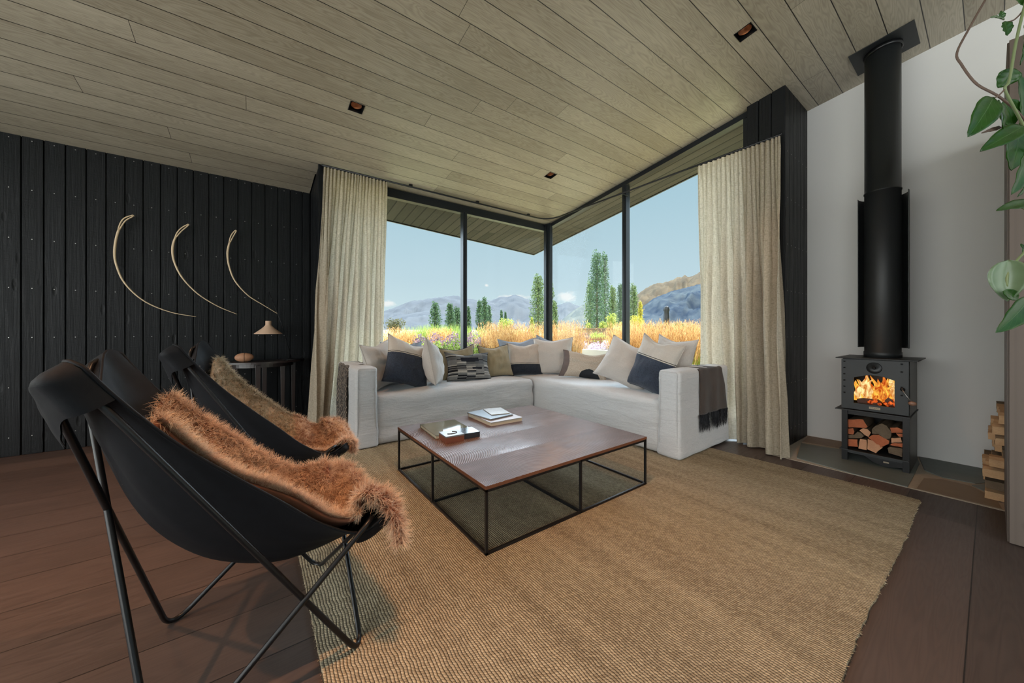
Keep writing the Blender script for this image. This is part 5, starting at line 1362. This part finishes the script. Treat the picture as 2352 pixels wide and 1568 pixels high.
# mountains
def mountain(name, label, D, depth, ridge, mats, seed, rough=.12, base=-.07, relief=.16):
    """ridge: list of (px, py) skyline points at distance D"""
    r = sorted(ridge); xs = np.array([p[0] for p in r]); ys = np.array([p[1] for p in r]); N = 220; Mz = 46; V = []
    for j in range(Mz + 1):
        t = j / Mz; d = D - depth * (1 - t) if t <= 1 else D
        for i in range(N + 1):
            px = xs[0] + (xs[-1] - xs[0]) * i / N; py = np.interp(px, xs, ys); H_ = (HY - py) / F_PX * D
            dd = D - depth + depth * 1.5 * t; tt = min(1, t * 1.5); back = max(0, (t - .6667) / .3333)
            prof = (tt ** 1.25) if t <= .6667 else (1 - back)
            q = Vector((px * .012 + seed, dd / depth * 3.0, seed)); rid = 1 - abs(mnoise.noise(q * 1.3)) * 2.2; rid2 = 1 - abs(mnoise.noise(q * 3.7)) * 2.2; fine = mnoise.noise(q * 13)
            fall = math.sin(PI * min(1, tt)) if t <= .6667 else 0
            z = H_ * prof + H_ * fall * (relief * rid + relief * .5 * rid2) + H_ * fine * .02 * (tt > .1)
            p = at_depth(px, HY, dd); V.append((p.x, p.y, max(base, CH * tt + z)))
    Fc = [(j * (N + 1) + i, j * (N + 1) + i + 1, (j + 1) * (N + 1) + i + 1, (j + 1) * (N + 1) + i) for j in range(Mz) for i in range(N)]
    return struct(mesh_np(name, V, Fc, mats, None, True), label)
def rock(name, c1, c2, s):
    n = NT(name); o = n.obj(); f = n.noise(o, s, 6, .6); c = n.mix(n.mr(f, .35, .65), c1, c2); return n.done(n.bsdf(c, 1.0, 0, None, 0.0))
M['far_hazed_rock'] = rock('hazed_far_slopes', lin(72, 77, 84), lin(83, 88, 94), .004)  # blue distance haze is mixed into this base colour
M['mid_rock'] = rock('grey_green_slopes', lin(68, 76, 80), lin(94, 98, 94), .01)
M['tussock'] = rock('dry_tussock_slopes', lin(70, 65, 58), lin(92, 84, 72), .01)
M['bluff'] = rock('shaded_hazy_bluff', lin(42, 52, 66), lin(70, 78, 84), .012)  # dark blue of shade and haze painted into the rock colour
mountain('hills', 'hazy blue mountain range on the left skyline', 5200, 2400, [(560, 752), (700, 748), (800, 735), (870, 717), (910, 704), (940, 692), (1000, 683), (1045, 677), (1056, 680), (1078, 686), (1100, 690), (1112, 686), (1128, 690), (1150, 680), (1166, 681), (1183, 676), (1200, 682), (1225, 692), (1262, 706), (1290, 697), (1305, 692), (1322, 700), (1345, 706), (1400, 720), (1500, 735), (1600, 745)], M['far_hazed_rock'], 1.0)
mountain('hills', 'lower spur in front of the left mountain range', 3600, 1500, [(700, 756), (850, 742), (900, 728), (960, 716), (985, 713), (1040, 728), (1090, 740), (1160, 748), (1280, 754)], M['far_hazed_rock'], 4.0)
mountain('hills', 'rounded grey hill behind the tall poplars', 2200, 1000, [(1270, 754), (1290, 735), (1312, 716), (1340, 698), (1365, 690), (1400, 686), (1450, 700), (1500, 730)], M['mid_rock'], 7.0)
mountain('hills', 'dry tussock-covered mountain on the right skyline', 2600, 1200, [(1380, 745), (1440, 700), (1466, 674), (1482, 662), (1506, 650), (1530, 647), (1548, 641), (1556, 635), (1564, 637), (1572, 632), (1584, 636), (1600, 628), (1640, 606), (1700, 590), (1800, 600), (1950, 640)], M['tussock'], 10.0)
mountain('hills', 'rock bluff coloured with dark blue shade and haze in front of the right mountain', 1900, 700, [(1440, 752), (1462, 725), (1478, 700), (1500, 684), (1540, 668), (1590, 656), (1650, 640), (1750, 640), (1900, 690)], M['bluff'], 14.0, relief=.14)

# trees
def leaf_cloud(name, pts, size, m_, parent):
    N_ = len(pts); pts = np.asarray(pts); nrm = RNG.normal(size=(N_, 3)); nrm /= np.linalg.norm(nrm, axis=1, keepdims=True)
    t = np.cross(nrm, RNG.normal(size=(N_, 3))); t /= np.linalg.norm(t, axis=1, keepdims=True); b = np.cross(nrm, t); s = RNG.uniform(.6, 1.3, N_)[:, None] * size
    V = np.stack([pts - t * s, pts - b * s * .6, pts + t * s, pts + b * s * .6], axis=1).reshape(-1, 3); Fa = np.arange(N_ * 4).reshape(-1, 4)
    return mesh_np(name, V, Fa, m_, parent)
def tree(px, top, wpx, d, kind, m_, label, base=-.07, n=2600, group='poplars and trees across the garden', basepx=None, name='tree', cat='tree'):
    p = at_depth(px, HY, d); h = (HY - top) / F_PX * d + CH - base; w = wpx / F_PX * d / 2 * (1.25 if kind == 'poplar' else 1)
    e = empty(name, (p.x, p.y, base), 0, label, cat, group); P = []
    while len(P) < n:
        if kind == 'poplar':
            k = random.randrange(7) if random.random() < .75 else -1
            t = random.random() ** .8; r = w * (math.sin(PI * min(1, .14 + t * .80)) ** .45) * (1 - .30 * t)
            a = random.uniform(0, 2 * PI); q = random.random() ** .45
            if k >= 0:
                off = .42 * w * (1 - t * .6); ca = k * .9; x = off * math.cos(ca) + r * .50 * q * math.cos(a); y = off * math.sin(ca) + r * .50 * q * math.sin(a); hh = .80 + .20 * ((k * 37) % 7) / 6
            else: x, y, hh = r * q * math.cos(a), r * q * math.sin(a), .95
            P.append((x, y, h * (.05 + .95 * t) * hh))
        elif kind == 'round':
            k = random.randrange(9); ca = k * 2.4; rr = .5 * w * math.sqrt(k / 9); a, b_ = random.uniform(0, 2 * PI), random.uniform(-1, 1); q = random.random() ** .35 * .55 * w
            x = rr * math.cos(ca) + q * math.cos(a) * math.sqrt(1 - b_ * b_); y = rr * math.sin(ca) + q * math.sin(a) * math.sqrt(1 - b_ * b_)
            z = h * (.55 + .18 * math.sin(k * 1.7)) + q * b_ * (h * .9 / (2 * w))
            if z > .02: P.append((x, y, min(z, h)))
    leaf_cloud('foliage', P, max(.10, .0022 * d) * (1 if kind == 'poplar' else .9), m_, e)
    bm = bmesh.new(); bm_tube(bm, [(0, 0, 0), (0, 0, h * .5), (0, 0, h * .85)], [w * .10 + .05, w * .07 + .03, .02], 7); from_bm('trunk', bm, M['bark'], e)
    return e
PO, PD = M['poplar'], M['poplar_dark']
T = [(1371, 572, 44, 70, 'poplar', PD, 'tallest Lombardy poplar in the middle of the right window', 5200), (1389, 577, 26, 71, 'poplar', PD, 'tall slim poplar touching the tallest one on its right', 3200), (1356, 640, 30, 69, 'poplar', PO, 'shorter poplar on the left flank of the tallest one', 2600),
     (1408, 655, 26, 76, 'poplar', PO, 'mid-height poplar just right of the tallest pair', 2400), (1425, 648, 22, 80, 'poplar', PD, 'slim poplar just left of the right window mullion', 2200), (1442, 634, 16, 84, 'poplar', PD, 'poplar rising behind the right window mullion', 1800), (1455, 650, 26, 75, 'poplar', PO, 'leafy poplar just right of the right window mullion', 2400),
     (1471, 690, 14, 60, 'poplar', M['yellow_tree'], 'small yellowing tree right of the poplar row', 1200),
     (1236, 628, 40, 60, 'poplar', PO, 'large poplar just left of the corner post', 4600), (1262, 640, 30, 62, 'poplar', PO, 'poplar partly hidden by the corner post', 2600), (1274, 690, 18, 61, 'poplar', PO, 'lower poplar just right of the corner post', 1600),
     (1102, 688, 20, 80, 'poplar', PD, 'left of the three small poplars in the middle of the left window', 1700), (1113, 681, 20, 81, 'poplar', PD, 'tallest of the three small poplars in the left window', 1700), (1123, 700, 16, 80, 'poplar', PD, 'right of the three small poplars in the left window', 1400),
     (1152, 711, 9, 110, 'poplar', PD, 'tiny distant poplar, left of the pair', 700), (1161, 715, 8, 110, 'poplar', PD, 'tiny distant poplar, right of the pair', 700),
     (1000, 692, 30, 78, 'poplar', PD, 'dark conical tree left of the left window mullion', 2000), (1034, 694, 26, 80, 'poplar', PD, 'dark tree just left of the left window mullion', 2000), (1050, 704, 26, 80, 'poplar', PD, 'broader dark tree against the left window mullion', 1700), (1076, 702, 14, 82, 'poplar', PD, 'dark tree peeping out right of the left window mullion', 1000),
     (1222, 728, 12, 45, 'poplar', M['bush_green'], 'narrow young tree at the foot of the large poplar', 900),
     (906, 728, 58, 55, 'round', M['bush_dark'], 'dark rounded bush beside the left curtain', 1500), (1160, 728, 46, 45, 'round', M['bush_green'], 'yellow-green rounded shrub in the middle of the left window', 1500),
     (1384, 735, 22, 50, 'round', M['bush_green'], 'small shrub at the foot of the tallest poplar', 800), (1352, 738, 16, 48, 'round', M['bush_green'], 'little shrub left of the tallest poplar foot', 700), (1404, 716, 36, 52, 'round', M['bush_green'], 'bright shrub below the mid-height poplar', 1500),
     (1430, 738, 30, 54, 'round', M['bush_green'], 'low bright shrub left of the right mullion', 1000), (1460, 722, 44, 50, 'round', M['yellow_tree'], 'yellow-green shrub under the small yellowing tree', 1500),
     (1492, 742, 20, 90, 'round', M['bush_dark'], 'small dark distant bush left of the closed parasol', 500), (1519, 741, 8, 90, 'round', M['poplar'], 'tiny green distant tree beside the closed parasol', 400), (1558, 740, 40, 95, 'round', M['poplar'], 'green distant trees right of the closed parasol', 900), (1590, 744, 26, 95, 'round', PD, 'dark distant trees beside the right curtain', 700)]
for px, top, w_, d, k, m_, lab, n_ in T:
    i_ = [t[6] for t in T].index(lab); d = d + (i_ % 4) * 7 if k == 'poplar' and d < 100 else d + (i_ % 3) * 4
    tree(px, top, w_, d, k, m_, lab, n=n_)

# pale rendered wall close outside the right window
gwl = box('planter_wall', 4.72, 4.86, 3.55, 4.32, -.07, .702, M['paving']); tag(gwl, 'low pale rendered planter wall just outside the right window', 'planter wall')
# garden wall, picket fence, parasol
a, b = at_depth(1325, HY, 27), at_depth(1412, HY, 28); dv = (b - a).normalized(); nv_ = Vector((-dv.y, dv.x, 0)) * .3
bm = bmesh.new(); quad_slab(bm, [(a.x, a.y, -.07), (b.x, b.y, -.07), ((b + nv_).x, (b + nv_).y, -.07), ((a + nv_).x, (a + nv_).y, -.07)], (0, 0, 1.17)); quad_slab(bm, [((a - nv_ * .15).x, (a - nv_ * .15).y, 1.1), ((b - nv_ * .15).x, (b - nv_ * .15).y, 1.1), ((b + nv_ * 1.15).x, (b + nv_ * 1.15).y, 1.1), ((a + nv_ * 1.15).x, (a + nv_ * 1.15).y, 1.1)], (0, 0, .07))
gw = from_bm('garden_wall', bm, M['slate_wall']); tag(gw, 'low brown garden wall beyond the picket fence', 'garden wall')
fe = empty('picket_fence', tuple(at_depth(1310, 800, 19.6)), 0, 'reddish-brown picket fence beyond the grasses', 'fence'); O_ = Vector(fe.location); O_.z = 0; fe.location.z = 0
A_, B_ = at_depth(1318, HY, 19.6), at_depth(1412, HY, 20.4); dv = (B_ - A_); L_ = dv.length; dv.normalize(); npk = 26
for i in range(npk):
    c_ = A_ + dv * (L_ * i / (npk - 1)) - O_; bm = bmesh.new(); t = dv * .022; nn = Vector((-dv.y, dv.x, 0)) * .008
    quad_slab(bm, [((c_ - t - nn).x, (c_ - t - nn).y, -.07), ((c_ + t - nn).x, (c_ + t - nn).y, -.07), ((c_ + t + nn).x, (c_ + t + nn).y, -.07), ((c_ - t + nn).x, (c_ - t + nn).y, -.07)], (0, 0, .68 + .03 * random.random())); from_bm('picket', bm, M['fence'], fe)
for z in (.12, .48):
    bm = bmesh.new(); nn = Vector((-dv.y, dv.x, 0)); a = A_ - O_ + nn * .01; b = B_ - O_ + nn * .01; quad_slab(bm, [(a.x, a.y, z), (b.x, b.y, z), (b.x + nn.x * .03, b.y + nn.y * .03, z), (a.x + nn.x * .03, a.y + nn.y * .03, z)], (0, 0, .05)); from_bm('rail', bm, M['fence'], fe)
pp = at_depth(1531, HY, 26); pa = empty('parasol', (pp.x, pp.y, -.07), 0, 'closed dark garden parasol standing in the golden grasses', 'parasol')
bm = bmesh.new(); bm_lathe(bm, [(.03, 0), (.03, 2.85)], 10); from_bm('pole', bm, M['dark_frame'], pa)
bm = bmesh.new(); prof = [(.10, 1.15), (.17, 1.6), (.19, 2.1), (.15, 2.45), (.20, 2.60), (.17, 2.78), (.04, 2.88)]; bm_lathe(bm, prof, 16)
for v_ in bm.verts: a_ = math.atan2(v_.co.y, v_.co.x); k_ = 1 + .16 * math.cos(a_ * 8); v_.co.x *= k_; v_.co.y *= k_
from_bm('closed_canopy', bm, M['dark_frame'], pa, True)

# planting
def clump(px, top, wpx, d, m_, label, nst=520, group='feather reed grass clumps outside the windows', fan=.30, plume=True, wmul=1.0, green=True, name='ornamental_grass'):
    p = at_depth(px, HY, d); h = (HY - top) / F_PX * d + CH + .07; w = wpx / F_PX * d / 2
    e = empty(name, (p.x, p.y, -.07), 0, label, 'ornamental grass', group)
    a = RNG.uniform(0, 2 * PI, nst); r = RNG.random(nst) ** .5; base = np.stack([r * np.cos(a) * w * .45, r * np.sin(a) * w * .45, np.zeros(nst)], 1)
    H_ = h * RNG.uniform(.72, 1.02, nst); out = w * .62 * r + .02
    d_ = np.stack([np.cos(a) * out / h * 1.1, np.sin(a) * out / h * 1.1, np.ones(nst)], 1) + RNG.normal(size=(nst, 3)) * .09; d_ /= np.linalg.norm(d_, axis=1, keepdims=True)
    px_m = d / F_PX
    V, Fa, T_ = ribbons(base, d_, H_, max(.006, px_m * .7) * wmul, .12, .06, 5); mesh_np('stalks', V, Fa, m_, e)
    if plume:   # seed heads: short barbs along the upper third of each stalk
        Vs = V.reshape(nst, 6, 2, 3).mean(2); k = 9; t = RNG.uniform(.58, 1.0, (nst, k)) * 5; i0 = np.minimum(t.astype(int), 4); fr = (t - i0)[..., None]
        q = np.take_along_axis(Vs, i0[..., None].repeat(3, 2), 1) * (1 - fr) + np.take_along_axis(Vs, (i0 + 1)[..., None].repeat(3, 2), 1) * fr
        q = q.reshape(-1, 3); dd = RNG.normal(size=q.shape) * .35 + [0, 0, 1]; dd /= np.linalg.norm(dd, axis=1, keepdims=True)
        V2, F2, _ = ribbons(q, dd, RNG.uniform(.03, .08, len(q)), max(.006, px_m * .8) * wmul, .3, .0, 2); mesh_np('seed_heads', V2, F2, m_, e)
    if green:
        nb = nst; a = RNG.uniform(0, 2 * PI, nb); base = np.stack([RNG.random(nb) ** .5 * np.cos(a) * w * .6, RNG.random(nb) ** .5 * np.sin(a) * w * .6, np.zeros(nb)], 1)
        d_ = np.stack([np.cos(a) * .35, np.sin(a) * .35, np.ones(nb)], 1); d_ /= np.linalg.norm(d_, axis=1, keepdims=True)
        V3, F3, _ = ribbons(base, d_, RNG.uniform(.45, .68, nb) * h, .010, .3, .35, 5); mesh_np('leaf_blades', V3, F3, M['grass_blade'], e)
GG = M['gold_grass']
G = [(905, 752, 80, 9.5, 'golden grass clump beside the left curtain', 560), (935, 760, 50, 8.6, 'short golden grass clump in front of the dark bush', 320), (1012, 752, 56, 13, 'golden grass clump in the middle distance of the left window', 420),
     (1128, 742, 44, 6.6, 'golden grass clump just right of the left mullion', 420), (1160, 738, 56, 6.9, 'golden grass clump in the middle of the left window', 520), (1190, 744, 44, 6.5, 'golden grass clump left of the corner post, second from it', 420),
     (1232, 742, 44, 7.2, 'golden grass clump right beside the corner post on its left', 420), (1284, 738, 44, 6.8, 'golden grass clump right beside the corner post on its right', 420), (1312, 736, 44, 7.0, 'golden grass clump left of the picket fence', 460),
     (1424, 740, 44, 7.0, 'golden grass clump right of the picket fence', 460), (1448, 738, 44, 6.6, 'golden grass clump behind the right mullion', 460), (1480, 738, 50, 6.9, 'golden grass clump first right of the right mullion', 520), (1512, 736, 50, 6.5, 'golden grass clump second right of the right mullion', 520),
     (1546, 736, 50, 6.8, 'golden grass clump third right of the right mullion', 520), (1578, 737, 50, 6.4, 'golden grass clump fourth right of the right mullion', 520), (1612, 737, 50, 6.7, 'golden grass clump half behind the right curtain', 460), (1655, 738, 60, 6.5, 'golden grass clump behind the right curtain', 420)]
for i_, (px, top, w_, d, lab, n_) in enumerate(G):
    d = d + (.95 if i_ % 2 else -.15); clump(px, top, w_, d, GG, lab, n_)
for px, top, w_, d, lab in [(960, 745, 70, 17, 'tall green grass clump left of centre in the left window'), (1000, 742, 70, 18, 'tall green grass clump below the dark conical tree'), (1045, 741, 70, 18, 'tall green grass clump behind the left mullion'), (1085, 748, 70, 17, 'tall green grass clump right of the left mullion'), (1200, 752, 60, 19, 'green grass patch at the foot of the large poplar')]:
    clump(px, top, w_, d, M['green_grass'], lab, 520, 'green grass clumps further down the garden', plume=False, wmul=1.6, green=False)
def mound(px, top, wpx, d, m_, label, n_, group, size, cat='shrub', name='flowering_shrub', spike=False):
    p = at_depth(px, HY, d); h = (HY - top) / F_PX * d + CH + .07; w = wpx / F_PX * d / 2
    e = empty(name, (p.x, p.y, -.07), 0, label, cat, group); P = []
    for _ in range(n_):
        a, b_ = random.uniform(0, 2 * PI), random.random(); q = random.random() ** .25; k = math.sqrt(1 - b_ * b_)
        bump_ = 1 + .12 * math.sin(a * 5 + b_ * 9)
        P.append((w * q * k * math.cos(a) * bump_, w * q * k * math.sin(a) * bump_, max(.02, h * (.35 + .65 * b_ * q * bump_))))
    leaf_cloud('foliage', P, size, m_, e)
    bm = bmesh.new(); bm_tube(bm, [(0, 0, 0), (0, 0, h * .5)], .02, 6); from_bm('stem', bm, M['bark'], e)
S = [(905, 800), (940, 790), (975, 786), (1010, 784), (1040, 782), (1085, 786), (955, 812), (1000, 808)]
S_lab = ['lime-green sedum mound beside the left curtain', 'lime-green sedum mound, second from the left curtain', 'lime-green sedum mound behind the navy cushion', 'lime-green sedum mound above the edge-on cushion', 'lime-green sedum mound left of the left mullion', 'lime-green sedum mound right of the left mullion', 'front lime-green sedum mound behind the left cushions', 'front lime-green sedum mound below the purple flowers']
for (px, top), lab in zip(S, S_lab): mound(px, top, 56, 6.6 if top < 800 else 5.8, M['sedum'], lab, 1500, 'lime-green sedum mounds outside the left window', .022)
for px, top, w_, d, m_, lab in [(965, 770, 50, 8.6, 'purple', 'purple flowering mound left of the middle golden grass'), (1000, 766, 56, 9.2, 'purple', 'purple flowering mound in front of the middle golden grass'), (1040, 764, 50, 9.4, 'purple', 'purple flowering mound left of the left mullion'), (1085, 762, 50, 9.0, 'purple', 'purple flowering mound right of the left mullion'), (1105, 776, 40, 7.6, 'purple', 'low purple flowering mound before the golden grass'),
                                 (1212, 764, 34, 9.0, 'purple', 'purple flowers glimpsed left of the corner post'), (1340, 784, 44, 11, 'pale_purple', 'pale lavender mound at the left of the picket fence'), (1368, 786, 44, 10.6, 'pale_purple', 'pale lavender mound in front of the picket fence middle'), (1396, 782, 44, 10.8, 'pale_purple', 'pale lavender mound at the right of the picket fence')]:
    mound(px, top, w_, d, M[m_], lab, 1300, 'purple and lavender flower mounds', .026)
mound(1372, 762, 50, 23, M['bush_green'], 'olive grassy mound in front of the garden wall', 900, None, .05); mound(1340, 764, 34, 22, M['purple'], 'russet mound left of the garden wall', 700, None, .05)

# ================================================================== CAMERA, SKY, LIGHT
cam = bpy.data.cameras.new('camera'); co = bpy.data.objects.new('camera', cam); COL.objects.link(co)
cam.sensor_width = 36; cam.lens = F_PX / 2352 * 36; cam.shift_y = (HY - 784) / 2352; cam.clip_end = 20000; cam.clip_start = .02
co.location = (0, 0, CH); co.rotation_euler = (PI / 2, 0, TH - PI / 2); SC.camera = co

w = bpy.data.worlds.new('sky'); SC.world = w; w.use_nodes = True; nt = w.node_tree; nt.nodes.clear()
class WN(NT):
    def __init__(s, tree): s.t = tree
W = WN(nt)
g = W.node('ShaderNodeTexCoord').outputs['Generated']; X, Y, Z = W.sep(g)
hz = W.mr(Z, 0.0, .55)
c = W.ramp(hz, [(0, lin(214, 234, 238)), (.25, lin(196, 220, 230)), (.6, lin(176, 208, 222)), (1, lin(160, 196, 216))])
def cloud(px, py, sx, sy):
    d = at_depth(px, py, 1.0) - Vector((0, 0, CH)); d.normalize()
    a = W.math('ARCTAN2', Y, X); a0 = math.atan2(d.y, d.x)
    u = W.math('DIVIDE', W.math('SUBTRACT', a, a0), sx); v = W.math('DIVIDE', W.math('SUBTRACT', Z, d.z), sy)
    r = W.math('SQRT', W.math('ADD', W.math('MULTIPLY', u, u), W.math('MULTIPLY', v, v)))
    f = W.noise(W.comb(W.math('MULTIPLY', X, 60), W.math('MULTIPLY', Y, 60), W.math('MULTIPLY', Z, 120)), 1.0, 4, .6)
    return W.mr(W.math('ADD', r, W.math('MULTIPLY', f, 1.5)), 1.1, 1.75, 1, 0)
m = W.math('MAXIMUM', W.math('MAXIMUM', cloud(892, 697, .022, .010), cloud(1302, 682, .03, .016)), W.math('MAXIMUM', cloud(1117, 655, .007, .005), cloud(1180, 682, .05, .008)))
c = W.mix(W.math('MULTIPLY', m, .9), c, lin(250, 250, 248))
bg = W.node('ShaderNodeBackground', {'Color': c, 'Strength': 1.0}).outputs[0]
wo = nt.nodes.new('ShaderNodeOutputWorld'); nt.links.new(bg, wo.inputs[0])

def sun(name, d, strength, angle, col=(1, 1, 1)):
    l = bpy.data.lights.new(name, 'SUN'); l.energy = strength; l.angle = math.radians(angle); l.color = col
    o = bpy.data.objects.new(name, l); COL.objects.link(o)
    o.rotation_euler = (-Vector(d)).to_track_quat('-Z', 'Y').to_euler(); return o
sun('sunlight', (.30, -.30, .90), 11.0, .6, (1, .95, .86))
sun('fill_sun_front', (.58, .80, .26), 22, 150, (.72, .87, 1))  # added wide fill lamp, brightens the room from the window side
sun('fill_sun_rear', (-.95, -.28, .12), 9.6, 110, (1, .98, .95))  # added fill lamp, shines in through the unseen rear openings
for (x, y) in DL[:6]:
    l = bpy.data.lights.new('downlight_lamp', 'SPOT'); l.energy = 270 if x < 1 and y < 2 or x < 0 else 45; l.color = (1, .52, .27); l.spot_size = math.radians(80); l.spot_blend = .9; l.shadow_soft_size = .02
    o = bpy.data.objects.new('downlight_lamp', l); COL.objects.link(o); o.location = (x, y, cz(y) - .012)
SC.view_settings.view_transform = 'Standard'; SC.view_settings.look = 'None'; SC.view_settings.gamma = 1
SC.view_settings.use_curve_mapping = False; SC.view_settings.exposure = 0.0
cy = SC.cycles
cy.max_bounces = 5; cy.diffuse_bounces = 3; cy.glossy_bounces = 2; cy.transmission_bounces = 3; cy.transparent_max_bounces = 10
cy.use_denoising = True; cy.use_adaptive_sampling = True; cy.adaptive_threshold = .06; cy.sample_clamp_indirect = 4; cy.caustics_reflective = False; cy.caustics_refractive = False
